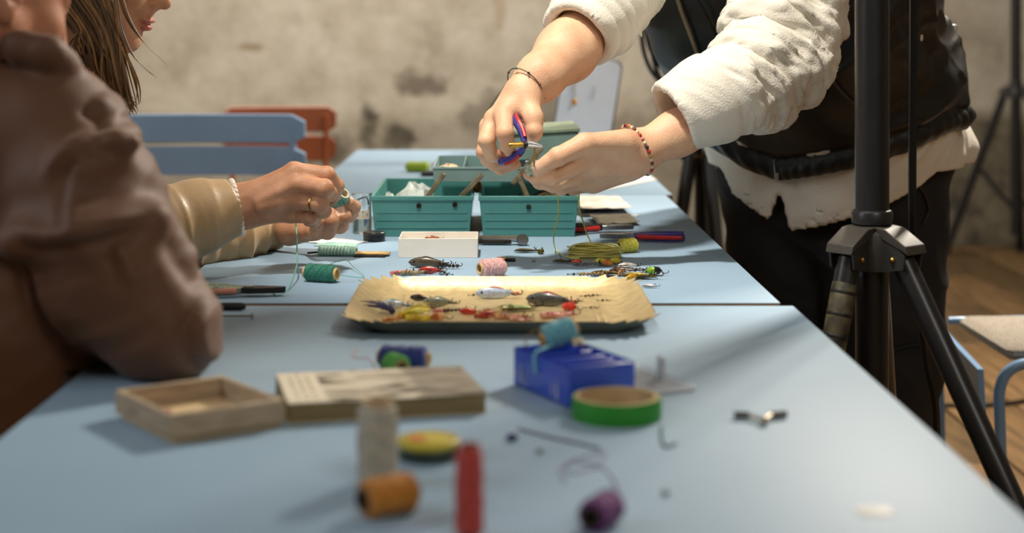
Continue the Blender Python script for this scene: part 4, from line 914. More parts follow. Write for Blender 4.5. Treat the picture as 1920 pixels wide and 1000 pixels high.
# ------------------------------------------------------------------ tripod stands
def tripod(label, x, y, rot, zc, R, feet, top=2.3, pole_r=.0225, hub=1.0, leg_r=.017, brace=False):
    t = thing('tripod_stand', label, 'tripod', (x, y, 0), 0)
    mb = MB(); mb.tube([(0, 0, .12), (0, 0, zc+.02)], pole_r*.98, 20); mb.build('lower_pole', m_black, t)
    mb = MB(); mb.tube([(0, 0, zc+.015), (0, 0, top)], pole_r, 24); mb.build('upper_pole', m_black, t)
    mb = MB(); mb.lathe([(pole_r, .02), (pole_r*1.18, .022), (pole_r*1.22, .036), (pole_r*1.12, .040), (pole_r, .041)], 24, Matrix.Translation((0, 0, zc))); mb.build('collar_ring', m_black, t)
    m_hub = M('hub_plastic', (46, 45, 43), .42, var=.1)
    mb = MB(); mb.lathe([(pole_r, -.042), (pole_r*1.7*hub, -.040), (pole_r*1.75*hub, -.005), (pole_r*1.6*hub, .010), (pole_r, .020)], 12, Matrix.Translation((0, 0, zc))); mb.build('hub', m_hub, t)
    for k, (fx, fy) in enumerate(feet):
        d = Vector((fx-x, fy-y, 0)); u = d.normalized(); s = Vector((-u.y, u.x, 0)); a0 = u*(pole_r*2.1)*hub+Vector((0, 0, zc-.022)); foot = Vector((fx-x, fy-y, .012))
        mx = Matrix((( u.x, s.x, 0, 0), (u.y, s.y, 0, 0), (0, 0, 1, zc), (0, 0, 0, 1)))
        mb = MB(); q = pole_r
        mb.prism([(q*.8, .020), (q*1.6, .018), (q*3.0*hub, -.002), (q*3.15*hub, -.014), (q*2.7*hub, -.008), (q*1.4, .004)], -q*.95, q*.95, mx @ Matrix(((1, 0, 0, 0), (0, 0, -1, 0), (0, 1, 0, 0), (0, 0, 0, 1)))); mb.build('leg_bracket', M('bracket_satin', (64, 60, 54), .55, .2, var=.1), t, bevel=.001)
        for sg in (-1, 1):
            mb = MB(); mb.prism([(q*.8, .008), (q*1.9, .004), (q*2.9*hub, -.014), (q*2.8*hub, -.034), (q*1.0, -.042)], -.0015, .0015, mx @ Matrix.Translation((0, sg*q*.82, 0)) @ Matrix(((1, 0, 0, 0), (0, 0, -1, 0), (0, 1, 0, 0), (0, 0, 0, 1)))); ck = mb.build('cheek_plate', m_hub, t)
            mb = MB(); mb.sphere((0, 0, 0), .0042, 10, frame(mx @ Vector((q*2.1*hub, sg*(q*.82+.002), -.022)), s)); mb.build('bolt', m_brass, ck)
        mb = MB(); mb.tube([a0, a0.lerp(foot, .97)], leg_r, 16); lg = mb.build('leg', m_black, t)
        mb = MB(); mb.tube([a0.lerp(foot, .95), foot], leg_r*1.15, 12); mb.build('rubber_foot', m_blackr, lg)
        if brace:
            mb = MB(); mb.tube([a0.lerp(foot, .45), Vector((0, 0, zc*.28))], leg_r*.6, 8); mb.build('brace', m_black, t)
    return t
tp = tripod('large black tripod stand in the right foreground', .5185, 2.2, 0, .818, .5, [(.842, 1.82), (.70, 2.74), (.30, 2.02)], top=2.5, pole_r=.0232, leg_r=.0165, hub=1.0)
# worn label on the left leg
a0 = Vector((.48, 2.19, .79)); f0 = Vector((.30, 2.02, .0))
lgd = (Vector((.30, 2.02, .012))-Vector((.5185, 2.2, 0))); 
u = Vector((.30-.5185, 2.02-2.2, 0)).normalized(); A0 = Vector((.5185, 2.2, 0))+u*(.0232*2.1)+Vector((0, 0, .796)); FT = Vector((.30, 2.02, .012)); dr = (FT-A0).normalized()
mb = MB(); mb.lathe([(.0168, .035), (.0172, .036), (.0172, .135), (.0168, .136)], 20, frame(A0, dr)); mb.build('worn_label', M('label_olive', (92, 86, 62), .5, var=.5, scale=50, col2=(26, 25, 22)), tp, world=True)
mb = MB()
for z in (.045, .075, .105): mb.lathe([(.0172, z), (.0176, z+.001), (.0176, z+.004), (.0172, z+.005)], 20, frame(A0, dr))
mb.build('label_bands', m_blackr, tp, world=True)
tripod('black tripod stand between the table and the standing man', .572, 4.4, 0, .79, .4, [(.40, 4.25), (.62, 4.15), (.72, 4.85)], top=2.3, pole_r=.024, leg_r=.019)
tripod('thin black tripod stand against the wall at the right edge', 2.54, 7.8, 0, .83, .4, [(2.235, 7.95), (2.9, 7.55), (2.66, 8.1)], top=2.4, pole_r=.026, leg_r=.020, brace=True)
# power cord along the tripod, floor cable, coiled cable
thread('power_cord', 'straight black cord hanging beside the foreground tripod pole', [P(1713, -900, 2.22), P(1713, 0, 2.22), P(1711, 400, 2.22), P(1722, 560, 2.26), P(1737, 680, 2.30), P(1756, 830, 2.35), (.70, 2.60, .03), (.9, 3.0, .008), (1.5, 3.4, .008)], .0058, m_blackr, cat='cable')
f = lambda px, py: Vector(((px-VX)*(CAM_Z-.006)/(py-VY), F_PX*(CAM_Z-.006)/(py-VY), .008))
thread('floor_cable', 'black cable snaking over the floorboards under the cushioned chair', [f(1700, 775), f(1765, 762), f(1840, 762), f(1925, 752), f(2050, 720)], .006, m_blackr, cat='cable')
cc = P(1262, 50, 4.30); t = thing('coiled_cable', 'black coiled cable hanging behind the standing man', 'cable', cc)
for k, (rx, rz, dx, dz) in enumerate(((.085, .150, 0, -.01), (.070, .145, .012, -.03), (.062, .16, .05, -.02), (.09, .13, .02, 0))):
    mb = MB(); mb.tube([(dx+rx*math.cos(a), .006*k, dz+rz*math.sin(a)) for a in np.linspace(0, 2*PI, 41)[:-1]], .0062, 8, closed=True); mb.build('cable_loop', m_blackr, t)
mb = MB(); mb.tube([(.06, .0, .0), (.06, .0, .16), (.09, .01, .2), (.13, .02, .2)], .006, 8); mb.build('hook', m_steel, t)
# dark line hanging at upper right with snap swivel
t = thing('hanging_line', 'fine clear line with a swivel and bent wire hanging at upper right', 'line', P(1738, 0, 3.0))
b0 = P(1738, 0, 3.0); q = lambda px, py: P(px, py, 3.0)-b0
mw = M('line_silver', (210, 214, 210), .3, .5)
mb = MB(); mb.tube([q(1725, -300), q(1732, -8), q(1760, 28), q(1785, 48)], .0008, 6); mb.build('line', mw, t)
mb = MB(); mb.tube([q(1753, 24), q(1762, 33)], .0045, 10); mb.build('swivel', m_dkmetal, t)
mb = MB(); mb.tube(crv([q(1786, 47), q(1795, 50), q(1792, 60), q(1785, 66), q(1786, 108)], 4), .0014, 8); mb.tube(crv([q(1788, 90), q(1796, 82), q(1795, 76)], 4), .0010, 6); mb.tube([q(1783, 47), q(1785, 68)], .001, 6); mb.build('bent_wire', mw, t)
# ------------------------------------------------------------------ people
def skin(name, col, c2):
    m = M(name, col, .48, var=.1, scale=35, bump=.35, bscale=420, sss=.08, col2=c2); return m
sk_man = skin('skin_man', (234, 192, 156), (220, 168, 134)); sk_wom = skin('skin_woman', (204, 154, 120), (172, 118, 86)); sk_old = skin('skin_brown_jacket', (196, 140, 108), (176, 116, 88))
m_nail = M('fingernail', (232, 192, 168), .28, var=.03, coat=.4); m_lip = M('lips', (188, 112, 98), .5, var=.1)
m_eyew = M('eye_white', (225, 220, 212), .2, var=.02)
def cat_(parts):
    Vs = []; Qs = []; Ms = []; n = 0
    for V, Q, *m in parts:
        Vs.append(V); Qs.append(Q+n); Ms.append(m[0] if m else np.zeros(len(Q), int)); n += len(V)
    return np.concatenate(Vs), np.concatenate(Qs), np.concatenate(Ms)
def J(*a): return [P(x, y, d) for x, y, d in a]
def finger(F, pts, rs, k=.0025, k0=.006):
    F.chain(pts, rs, k, k0)
    for p_, r_ in list(zip(pts, rs))[1:-1]: F.ell(p_, (r_*1.05,)*3, k=.003)     # knuckle
def nail_idx(V, Q, nails):
    cen = V[Q].mean(1); idx = np.zeros(len(Q), int)
    for (tip, prev, dors, r) in nails:
        tip = np.array(tip); ax = tip-np.array(prev); ax /= np.linalg.norm(ax); d = np.array(Vector(dors).normalized()); d = d-ax*(d@ax); d /= np.linalg.norm(d); s = np.cross(ax, d)
        q = cen-tip; u = q@ax; v = q@s; w_ = q@d
        idx[(u > -r*.9) & (u < r*.75) & (np.abs(v) < r*.72) & (w_ > r*.45) & (w_ < r*1.6) & (((u+.1*r)/(r*.95))**2+(v/(r*.78))**2 < 1)] = 1
    return idx
def head(F, c, fwd, up, s=1.0, ear=True):
    f = Vector(fwd).normalized(); u = Vector(up); u = (u-f*u.dot(f)).normalized(); x = f.cross(u); R = [list(x), list(f), list(u)]
    W_ = lambda a, b, c_: Vector(c)+(x*a+f*b+u*c_)*s
    E = lambda p_, r, k=.01, sub=False: F.ell(W_(*p_), [q*s for q in r], R, k, sub)
    E((0, -.015, .035), (.076, .094, .082), .02); E((0, .025, -.03), (.060, .062, .085), .03)
    for sg in (-1, 1):
        F.cap(W_(sg*.055, .005, -.045), W_(sg*.016, .060, -.098), .018*s, .016*s, .025)
        E((sg*.036, .062, -.025), (.022, .020, .022), .02)
        F.cap(W_(sg*.040, .070, .018), W_(sg*.010, .084, .016), .008*s, .009*s, .012)
        E((sg*.032, .090, .001), (.014, .012, .009), .008, True); E((sg*.031, .071, .001), (.0125,)*3, .002)
        F.cap(W_(sg*.043, .076, .0085), W_(sg*.019, .084, .0085), .0035*s, .0035*s, .004)
        E((sg*.011, .094, -.040), (.0085, .009, .0075), .006)
        E((sg*.0055, .095, -.0475), (.0032, .004, .003), .001, True)
        if ear:
            Rt = Matrix.Rotation(sg*.3, 3, 'Z'); E((sg*.078, -.012, -.008), (.008, .020, .033), .008); E((sg*.083, -.006, -.004), (.006, .011, .020), .003, True); E((sg*.078, -.004, -.036), (.007, .009, .010), .004)
    E((0, .060, -.098), (.022, .018, .017), .015)
    F.cap(W_(0, .088, .010), W_(0, .107, -.032), .0075*s, .0095*s, .012); E((0, .108, -.037), (.010, .009, .008), .006)
    E((0, .078, -.050), (.022, .016, .018), .012)
    E((0, .086, -.0655), (.024, .012, .0052), .004); E((0, .084, -.0755), (.020, .012, .0062), .004); E((0, .100, -.0702), (.026, .012, .0012), .002, True)
    return W_
def lips_idx(V, Q, W_, s=1.0, extra=None):
    cen = V[Q].mean(1); idx = np.zeros(len(Q), int) if extra is None else extra
    o = np.array(W_(0, 0, 0)); x = (np.array(W_(1, 0, 0))-o); f = (np.array(W_(0, 1, 0))-o); u = (np.array(W_(0, 0, 1))-o)
    q = cen-o; a, b, c_ = q@x, q@f, q@u
    idx[((a/.025)**2+((c_+.0705)/.0115)**2 < 1) & (b > .078)] = 2
    return idx
def cloth(V, Q, amp, axis, fa, fb, seed, it=1, fn=None):
    N = normals(V, Q); a = folds(V, axis, fa, fb, seed)+.35*folds(V, axis, fa*2.3, fb*1.8, seed+3)
    d = (a-.55)*amp
    if fn is not None: d = d*fn(V)
    return V+N*d[:, None]
def ss(x, a, b): t = np.clip((x-a)/(b-a), 0, 1); return t*t*(3-2*t)
# ================================================================== standing man
man = thing('person', 'standing person in white rolled shirt and black vest, bending over the table with pliers', 'person', (.66, 3.12, 0))
parts = []; nails = []
# right hand and forearm (left in the photograph)
H = Field((-.03, 2.26, .84), (.33, 2.72, 1.26), .0021)
H.chain(J((1160, -30, 2.62), (1110, 45, 2.55), (1062, 98, 2.485), (1012, 146, 2.42), (983, 173, 2.405)), [.045, .047, .0455, .034, .0275], .02)
wr = P(981, 177, 2.40)
for q, r in (((945, 215, 2.37), .0135), ((926, 222, 2.385), .0135), ((915, 236, 2.415), .012), ((918, 246, 2.445), .011)): H.cap(wr, P(*q), .021, r, .012)
H.cap(wr, P(962, 206, 2.395), .023, .022, .015)
H.cap(P(990, 192, 2.385), P(1000, 222, 2.36), .017, .0145, .015)
rf = [(J((945, 215, 2.37), (947, 250, 2.335), (951, 272, 2.343), (957, 286, 2.357)), [.0140, .0125, .0108, .0090]),
      (J((925, 222, 2.39), (912, 264, 2.362), (922, 290, 2.372), (946, 296, 2.385)), [.0135, .0120, .0108, .0092]),
      (J((915, 236, 2.42), (908, 285, 2.395), (926, 307, 2.400), (956, 306, 2.405)), [.0125, .0115, .0102, .0090]),
      (J((918, 246, 2.45), (915, 300, 2.43), (938, 316, 2.425), (967, 309, 2.425)), [.0115, .0105, .0095, .0082]),
      (J((1000, 222, 2.36), (1001, 247, 2.350), (991, 268, 2.350)), [.0145, .0125, .0095])]
for p_, r_ in rf: finger(H, p_, r_)
V, Q = H.mesh(); nl = [(rf[0][0][-1], rf[0][0][-2], (-.1, -1, .1), .009), (rf[4][0][-1], rf[4][0][-2], (.45, -1, -.1), .0095)]
parts.append((V, Q, nail_idx(V, Q, nl)))
# left hand and forearm (right in the photograph)
H = Field((.02, 2.26, .82), (.50, 2.64, 1.10), .0021)
H.chain(J((1440, 158, 2.52), (1360, 208, 2.48), (1270, 250, 2.44), (1205, 281, 2.42)), [.045, .040, .0325, .0300], .02)
wr = P(1198, 284, 2.42)
for q, r in (((1092, 296, 2.375), .0165), ((1088, 314, 2.40), .0155), ((1092, 331, 2.43), .0145), ((1108, 343, 2.46), .013)): H.cap(wr, P(*q), .026, r, .014)
H.cap(P(1180, 290, 2.42), P(1120, 304, 2.405), .030, .026, .02); H.cap(P(1172, 312, 2.42), P(1112, 340, 2.44), .020, .018, .02)
H.cap(P(1172, 266, 2.39), P(1096, 270, 2.36), .019, .0155, .018)
lf = [(J((1086, 308, 2.375), (1036, 331, 2.358), (1008, 333, 2.362), (991, 328, 2.370)), [.0150, .0128, .0105, .0085]),
      (J((1086, 328, 2.405), (1038, 346, 2.395), (1012, 342, 2.402), (1000, 334, 2.410)), [.0145, .0120, .0102, .0085]),
      (J((1092, 338, 2.435), (1052, 352, 2.425), (1042, 342, 2.440), (1050, 332, 2.445)), [.0135, .0112, .0100, .0085]),
      (J((1108, 345, 2.465), (1075, 353, 2.455), (1066, 343, 2.460), (1072, 334, 2.462)), [.0120, .0105, .0095, .0080]),
      (J((1096, 270, 2.36), (1046, 294, 2.345), (1007, 317, 2.352)), [.0160, .0138, .0108])]
for p_, r_ in lf: finger(H, p_, r_)
V, Q = H.mesh(); parts.append((V, Q, nail_idx(V, Q, [(lf[4][0][-1], lf[4][0][-2], (-.25, -.75, .75), .0112)])))
# head, neck and trunk (above the frame, under the clothes)
B = Field((.05, 2.40, .80), (.86, 3.35, 1.72), .0065)
W_ = head(B, (.27, 2.60, 1.475), (-.62, -.60, -.55), (-.3, -.3, 1))
B.cap((.31, 2.66, 1.42), (.41, 2.80, 1.32), .058, .064, .03)
for s in (-.08, .08): B.chain([(.455+s*.7, 2.82-s*.7, 1.27), (.54+s*.7, 2.92-s*.7, 1.13), (.61+s*.7, 3.04-s*.7, .98), (.66+s*.7, 3.12-s*.7, .86)], [.11, .125, .12, .13], .03)
B.cap((.36, 2.90, 1.31), (.50, 2.73, 1.29), .07, .07, .03)
B.cap((.50, 2.73, 1.28), P(1440, 135, 2.52), .055, .045, .03); B.cap((.345, 2.90, 1.33), P(1160, -30, 2.62), .055, .045, .03)
V, Q = B.mesh(); parts.append((V, Q, lips_idx(V, Q, W_)))
V, Q, mi = cat_(parts); mesh_obj('body', V, Q, [sk_man, m_nail, m_lip], man, mi)
# short hair
Hr = Field((.10, 2.45, 1.35), (.50, 2.85, 1.72), .005); f = Vector((-.62, -.60, -.55)).normalized(); u = Vector((-.3, -.3, 1)); u = (u-f*u.dot(f)).normalized(); x = f.cross(u)
Hr.ell(Vector((.27, 2.60, 1.475))-f*.025+u*.045, (.082, .095, .082), [list(x), list(f), list(u)])
V, Q = Hr.mesh(); V = cloth(V, Q, .008, f, 60, 200, 5); mesh_obj('hair', V, Q, M('brown_hair', (70, 50, 34), .6, var=.3, scale=200), man)
# shirt -------------------------------------------------------------
m_shirt = M('white_linen', (232, 226, 212), .8, var=.03, scale=10, bump=.55, bscale=330, sheen=.15)
def interp(tab, v): return np.interp(v, [a for a, b in tab], [b for a, b in tab])
def torso(F, inf, low=.80):
    for s in (-.085, .085):
        F.chain([(.445+s*.7, 2.80-s*.7, 1.33), (.535+s*.7, 2.91-s*.7, 1.16), (.610+s*.7, 3.03-s*.7, 1.00), (.655+s*.7, 3.11-s*.7, .87), (.66+s*.7, 3.12-s*.7, low)], [.125+inf, .158+inf, .150+inf, .148+inf, .148+inf], .05)
parts = []
hem = [(1300, 318), (1352, 322), (1372, 372), (1405, 396), (1442, 420), (1452, 392), (1464, 358), (1470, 392), (1482, 434), (1540, 418), (1600, 397), (1665, 372), (1720, 342), (1758, 313), (1830, 312)]
S = Field((.32, 2.50, .66), (1.02, 3.46, 1.12), .006, .06)
torso(S, .012, .70)
S.cap((.83, 3.13, .98), (.885, 3.13, .87), .05, .055, .05)          # shirt tail standing off at the back
q = S.blk(S.lo, S.lo+S.n*S.h, 0); sl, X, Y, Z = q
pxx = VX+X*F_PX/Y+0*Z; zh = CAM_Z-(interp(hem, pxx)-VY)*3.0/F_PX
S.F[sl] = np.maximum(S.F[sl], zh-Z)
inn = Field.__new__(Field); inn.lo, inn.h, inn.m, inn.n = S.lo, S.h, S.m, S.n; inn.F = np.full(tuple(S.n), .2, np.float32)
torso(inn, .002, .60); inn.cap((.83, 3.13, .98), (.885, 3.13, .80), .044, .048, .05)
S.F[sl] = np.where(Z < .93, np.maximum(S.F[sl], -(inn.F)), S.F[sl])
V, Q = S.mesh(); V = cloth(V, Q, .013, (0.15, 0, 1), 4, 16, 3, fn=lambda v: (ss(v[:, 2], 1.0, .90)*.9+.1)*(.25+.75*ss(v[:, 2]-(CAM_Z-(interp(hem, VX+v[:, 0]*F_PX/v[:, 1])-VY)*3.0/F_PX), .004, .03))); parts.append((V, Q))
# left sleeve
S = Field((.16, 2.30, .88), (.64, 2.86, 1.42), .0034, .05)
SL = J((1262, 218, 2.44), (1340, 182, 2.46), (1438, 128, 2.52), (1472, 30, 2.58), (1500, -120, 2.70)); SL.append(Vector((.47, 2.77, 1.30)))
S.chain(SL, [.0535, .060, .074, .080, .086, .09], .03)
ax = (SL[1]-SL[0]).normalized(); S.clip(SL[0]+ax*.002, -ax+Vector((0, 0, -.12)))
S.cap(SL[0]-ax*.08, SL[0]+ax*.055, .0485, .047, .003, True)
V, Q = S.mesh(); d0 = (V-np.array(SL[0]))@np.array(ax)
cuff = 1-ss(d0, .072, .082); N = normals(V, Q); V = V+N*(cuff*.0045)[:, None]
armax = (SL[3]-SL[1]).normalized()
V = cloth(V, Q, .020, armax+Vector((.25, 0, .15)), 26, 6, 11, fn=lambda v: .08+.92*ss((v-np.array(SL[0]))@np.array(ax), .07, .12)); V = cloth(V, Q, .007, armax+Vector((0, 0, .35)), 85, 18, 17, fn=lambda v: .1+.9*ss((v-np.array(SL[0]))@np.array(ax), .07, .12)); V = cloth(V, Q, .013, armax-Vector((.3, 0, .1)), 48, 11, 13, fn=lambda v: .12+.88*ss((v-np.array(SL[0]))@np.array(ax), .07, .12))
V = smooth_mesh(V, Q, 1, .4)
parts.append((V, Q))
# rolled right sleeve
S = Field((.06, 2.38, 1.04), (.50, 3.0, 1.44), .0036, .05)
SR = J((1084, 66, 2.50), (1128, 14, 2.55), (1172, -45, 2.63)); SR.append(Vector((.345, 2.90, 1.33)))
S.chain(SR, [.056, .064, .066, .085], .03); ax2 = (SR[1]-SR[0]).normalized(); S.clip(SR[0]+ax2*.002, -ax2); S.cap(SR[0]-ax2*.08, SR[0]+ax2*.05, .0515, .05, .003, True)
V, Q = S.mesh(); d0 = (V-np.array(SR[0]))@np.array(ax2); N = normals(V, Q)
V = V+N*(.004*(1-ss(d0, .055, .062))+.003*np.abs(np.sin(d0*150))*(1-ss(d0, .05, .06)))[:, None]
V = cloth(V, Q, .015, ax2, 30, 7, 21, fn=lambda v: .35+.65*ss((v-np.array(SR[0]))@np.array(ax2), .05, .1)); parts.append((V, Q))
# hanging corner of the rolled cuff
S = Field((.12, 2.40, 1.04), (.30, 2.66, 1.20), .004, .03); S.chain(J((1160, 0, 2.54), (1192, 36, 2.54), (1203, 68, 2.54)), [.014, .008, .003], .01); V, Q = S.mesh(); parts.append((V, Q))
# collar
S = Field((.20, 2.55, 1.2), (.60, 3.0, 1.5), .006, .03)
nk = Vector((.395, 2.785, 1.335)); nd = (Vector((.31, 2.66, 1.42))-nk).normalized(); a_ = nd.orthogonal().normalized(); b_ = nd.cross(a_)
pts = [nk+(a_*math.cos(t)+b_*math.sin(t))*.074 for t in np.linspace(0, 2*PI, 17)]; S.chain(pts, [.018]*17, .01); V, Q = S.mesh(); parts.append((V, Q))
V, Q, mi = cat_(parts); shirt = mesh_obj('shirt', V, Q, m_shirt, man); shirt['label'] = 'white linen shirt with rolled sleeves'
# stitched seams on the cuff and hem
mb = MB(); c0 = SL[0]+ax*.074; e1 = ax.orthogonal().normalized(); e2 = ax.cross(e1)
mb.tube([c0+(e1*math.cos(t)+e2*math.sin(t))*.0625 for t in np.linspace(0, 2*PI, 41)[:-1]], .0016, 6, closed=True); mb.build('cuff_seam', m_shirt, man, world=True)
# vest --------------------------------------------------------------
m_vest = M('black_nylon', (29, 28, 26), .46, var=.12, scale=12, bump=.25, bscale=60)
vh = [(1300, 262), (1352, 288), (1400, 318), (1460, 336), (1530, 320), (1600, 302), (1700, 272), (1782, 238), (1850, 225)]
S = Field((.18, 2.42, .80), (1.02, 3.50, 1.44), .0055, .06); torso(S, .026, .80)
q = S.blk(S.lo, S.lo+S.n*S.h, 0); sl, X, Y, Z = q; pxx = VX+X*F_PX/Y+0*Z; zh = CAM_Z-(interp(vh, pxx)-VY)*3.0/F_PX
S.F[sl] = np.maximum(S.F[sl], zh-Z)
S.ell((.505, 2.69, 1.30), (.10, .09, .12), None, .01, True); S.ell((.32, 2.96, 1.33), (.10, .09, .12), None, .01, True)
S.cap((.41, 2.81, 1.33), (.30, 2.66, 1.46), .075, .10, .01, True)
V, Q = S.mesh(); N = normals(V, Q)
zz = CAM_Z-(interp(vh, VX+V[:, 0]*F_PX/V[:, 1])-VY)*3.0/F_PX; hb = V[:, 2]-zz
band = np.exp(-((hb-.014)/.012)**2)*.006-np.exp(-((hb-.036)/.007)**2)*.009
ang_ = np.arctan2(V[:, 1]-3.1, V[:, 0]-.66); band += np.sin(ang_*55)*.0022*np.exp(-((hb-.02)/.02)**2)
V = V+N*band[:, None]
def diag(V_): return ss(V_[:, 2]-interp(vh, VX+V_[:, 0]*F_PX/V_[:, 1])*0, .88, .98)
V = cloth(V, Q, .022, (-.45, .1, .9), 10, 3.4, 31, fn=diag); V = cloth(V, Q, .012, (.75, .1, .6), 13, 4, 37, fn=diag)
vest = mesh_obj('vest', V, Q, m_vest, man); vest['label'] = 'black nylon vest with an elastic hem'
VV = V
def surf(px, py, off=.003, VV=VV):       # point on the vest facing the camera, for seams and zips
    X_ = VX+VV[:, 0]*F_PX/VV[:, 1]; Y_ = VY+(CAM_Z-VV[:, 2])*F_PX/VV[:, 1]
    m = (np.abs(X_-px) < 9) & (np.abs(Y_-py) < 9)
    if not m.any(): return P(px, py, 2.92)
    d = VV[m][:, 1].min(); return P(px, py, d-off)
mb = MB(); mb.tube(crv([surf(*q) for q in ((1262, -30), (1275, 15), (1290, 55), (1303, 90), (1315, 125))], 4), .0035, 6); mb.build('zip_tape', M('zip_beige', (150, 132, 104), .7), man, world=True)
mb = MB(); mb.tube(crv([surf(*q) for q in ((1292, -30), (1330, 40), (1348, 90), (1362, 128))], 4), .0022, 6); mb.build('front_seam', m_vest, man, world=True)
mb = MB(); mb.tube(crv([surf(*q) for q in ((1545, 120), (1560, 150), (1580, 175), (1606, 200))], 4), .0028, 6); mb.build('pocket_zip', M('zip_dark', (58, 54, 50), .45), man, world=True)
mb = MB(); mb.tube([surf(1452, 300), surf(1454, 322), surf(1455, 336)], .0022, 6); mb.box((0, 0, 0), (.006, .003, .013), Matrix.Translation(surf(1456, 331, .006))); mb.build('zip_pull', m_steel, man, world=True)
# trousers, shoes ----------------------------------------------------
m_tr = M('black_cotton', (27, 27, 30), .82, var=.15, scale=20, bump=.3, bscale=300)
S = Field((.40, 2.80, .02), (.94, 3.42, .93), .0065, .06)
S.chain([(.735, 3.06, .90), (.735, 3.05, .80), (.735, 3.03, .47), (.735, 3.09, .07)], [.118, .118, .098, .085], .03)
S.chain([(.578, 3.19, .90), (.578, 3.18, .80), (.575, 3.16, .47), (.585, 3.24, .07)], [.118, .120, .100, .085], .03)
S.cap((.66, 3.12, .86), (.66, 3.12, .78), .14, .13, .03)
V, Q = S.mesh(); V = cloth(V, Q, .020, (.5, 0, .85), 9, 4, 41, fn=lambda v: ss(v[:, 2], .93, .85)); tr = mesh_obj('trousers', V, Q, m_tr, man)
VT = V
mb = MB(); s_ = lambda a, b: surf(a, b, .002, VT)
mb.tube(crv([s_(*q) for q in ((1724, 350), (1738, 375), (1740, 400), (1730, 420))], 4), .0026, 6); mb.build('pocket_zip', m_dkmetal, man, world=True)
mb = MB(); mb.tube(crv([s_(*q) for q in ((1672, 660), (1690, 652), (1718, 648), (1735, 652))], 4), .0030, 6); mb.build('knee_seam', m_tr, man, world=True)
for (x_, y_) in ((.72, 3.05), (.57, 3.20)):
    S = Field((x_-.20, y_-.24, -.005), (x_+.16, y_+.16, .14), .006, .03); S.cap((x_+.02, y_+.03, .045), (x_-.08, y_-.09, .036), .043, .036, .02); S.cap((x_+.015, y_+.03, .10), (x_+.015, y_+.03, .05), .045, .045, .02); S.clip((0, 0, .002), (0, 0, -1)); V, Q = S.mesh(); mesh_obj('shoe', V, Q, m_blackr, man)
# bracelets
def bracelet(par, name, c, axis, r1, r2, n, rad, mats, part='bead', cord=None, minor=None):
    a = Vector(axis).normalized(); mx = frame(c, a, (0, 0, 1)); cdm = MB(); cdm.tube([mx @ Vector((r1*math.cos(t), r2*math.sin(t), 0)) for t in np.linspace(0, 2*PI, 33)[:-1]], rad*.35, 6, closed=True)
    b = cdm.build(name, cord or m_dkmetal, par, world=True)
    for k in range(n):
        t = 2*PI*k/n; q = mx @ Vector((r1*math.cos(t), r2*math.sin(t), 0)); m = MB(); m.sphere((0, 0, 0), rad, 8)
        o = m.build(part, mats[k % len(mats)], None); o.parent = b; o.location = q-par.location
    return b
bc = [M('bead_'+n_, c, .3) for n_, c in (('red', (190, 60, 56)), ('cream', (222, 204, 176)), ('brown', (110, 66, 48)), ('gold', (190, 150, 90)), ('dark', (60, 44, 44)), ('pink', (220, 140, 130)))]
bracelet(man, 'beaded_bracelet', P(1194, 281, 2.42), P(1260, 252, 2.44)-P(1205, 281, 2.42), .0405, .0375, 36, .0032, [bc[i] for i in (0, 3, 1, 2, 1, 0, 5, 1, 4)], cord=bc[2])
bracelet(man, 'cord_bracelet', P(986, 164, 2.407), P(1030, 128, 2.44)-P(983, 173, 2.405), .0352, .0342, 9, .0022, [M('bead_green', (70, 130, 110), .4), bc[4], bc[2]], cord=M('cord_dark', (60, 62, 50), .8))
# things in his hands
t = thing('pliers', 'small blue and red pliers held in the standing man\'s fist', 'pliers', P(985, 271, 2.325)); O = t.location.copy(); q = lambda a, b, d=2.325: P(a, b, d)-O
for path in ([(984, 268), (981, 255, 2.332), (976, 241, 2.340), (969, 229, 2.350), (964, 215, 2.375)], [(984, 274), (976, 285, 2.338), (964, 294, 2.348), (952, 300, 2.358), (940, 304, 2.372)]):
    pp = crv([q(*a) for a in path], 4); h = MB().tube(pp, [.0040+.0022*min(1, i/6) for i in range(len(pp))], 10).build('handle', m_gb, t)
    MB().tube([a+Vector((.0012, -.003, .0045)) for a in pp[2:-2]], .0030, 8).build('grip_inlay', m_gr, h); MB().tube([a+Vector((-.0012, -.002, -.0050)) for a in pp[4:-3]], .0026, 8).build('grip_inlay', m_gr, h)
for z in (-1, 1): MB().tube([q(984, 271+z*2), q(996, 271+z*3), q(1008, 273+z*2), q(1017, 275+z)], [.0042, .0036, .0024, .0014], 8).build('jaw', m_steel, t)
MB().lathe([(0, -.004), (.005, -.0038), (.005, .0038), (0, .004)], 16, frame(q(984, 271, 2.320), (0, 1, 0))).build('pivot', m_blackr, t)
t = thing('brass_barrel', 'little brass barrel in front of the held pliers', 'fitting', P(968, 272, 2.305)); MB().lathe([(0, -.011), (.0038, -.0105), (.0044, -.006), (.0036, 0), (.0044, .006), (.0038, .0105), (0, .011)], 14, frame((0, 0, 0), (1, .1, .05))).build('barrel', m_brass, t)
MB().lathe([(0, 0), (.0045, .0005), (.0045, .005), (0, .0055)], 12, frame((.011, .001, .0005), (1, .1, .05))).build('dark_tip', m_blackr, t)
t = thing('bead_chain', 'short golden chain hanging from the held pliers to the thumb', 'chain', P(1003, 278, 2.325)); O = t.location.copy(); mb = MB()
for k in range(9): mb.sphere(P(1003-.2*k, 279+4*k, 2.325+.002*k)-O, .0018, 8)
mb.tube([Vector((0, 0, 0)), P(1001, 311, 2.343)-O], .0006, 5); mb.build('beads', m_brass, t)
crumple('white and green knotted lure pinched in the standing man\'s fingers', 'knotted_lure', P(994, 317, 2.352), (.010, .008, .010), M('white_knot', (220, 222, 206), .5, var=.3, scale=200, col2=(120, 140, 110)), 12, 'lure')

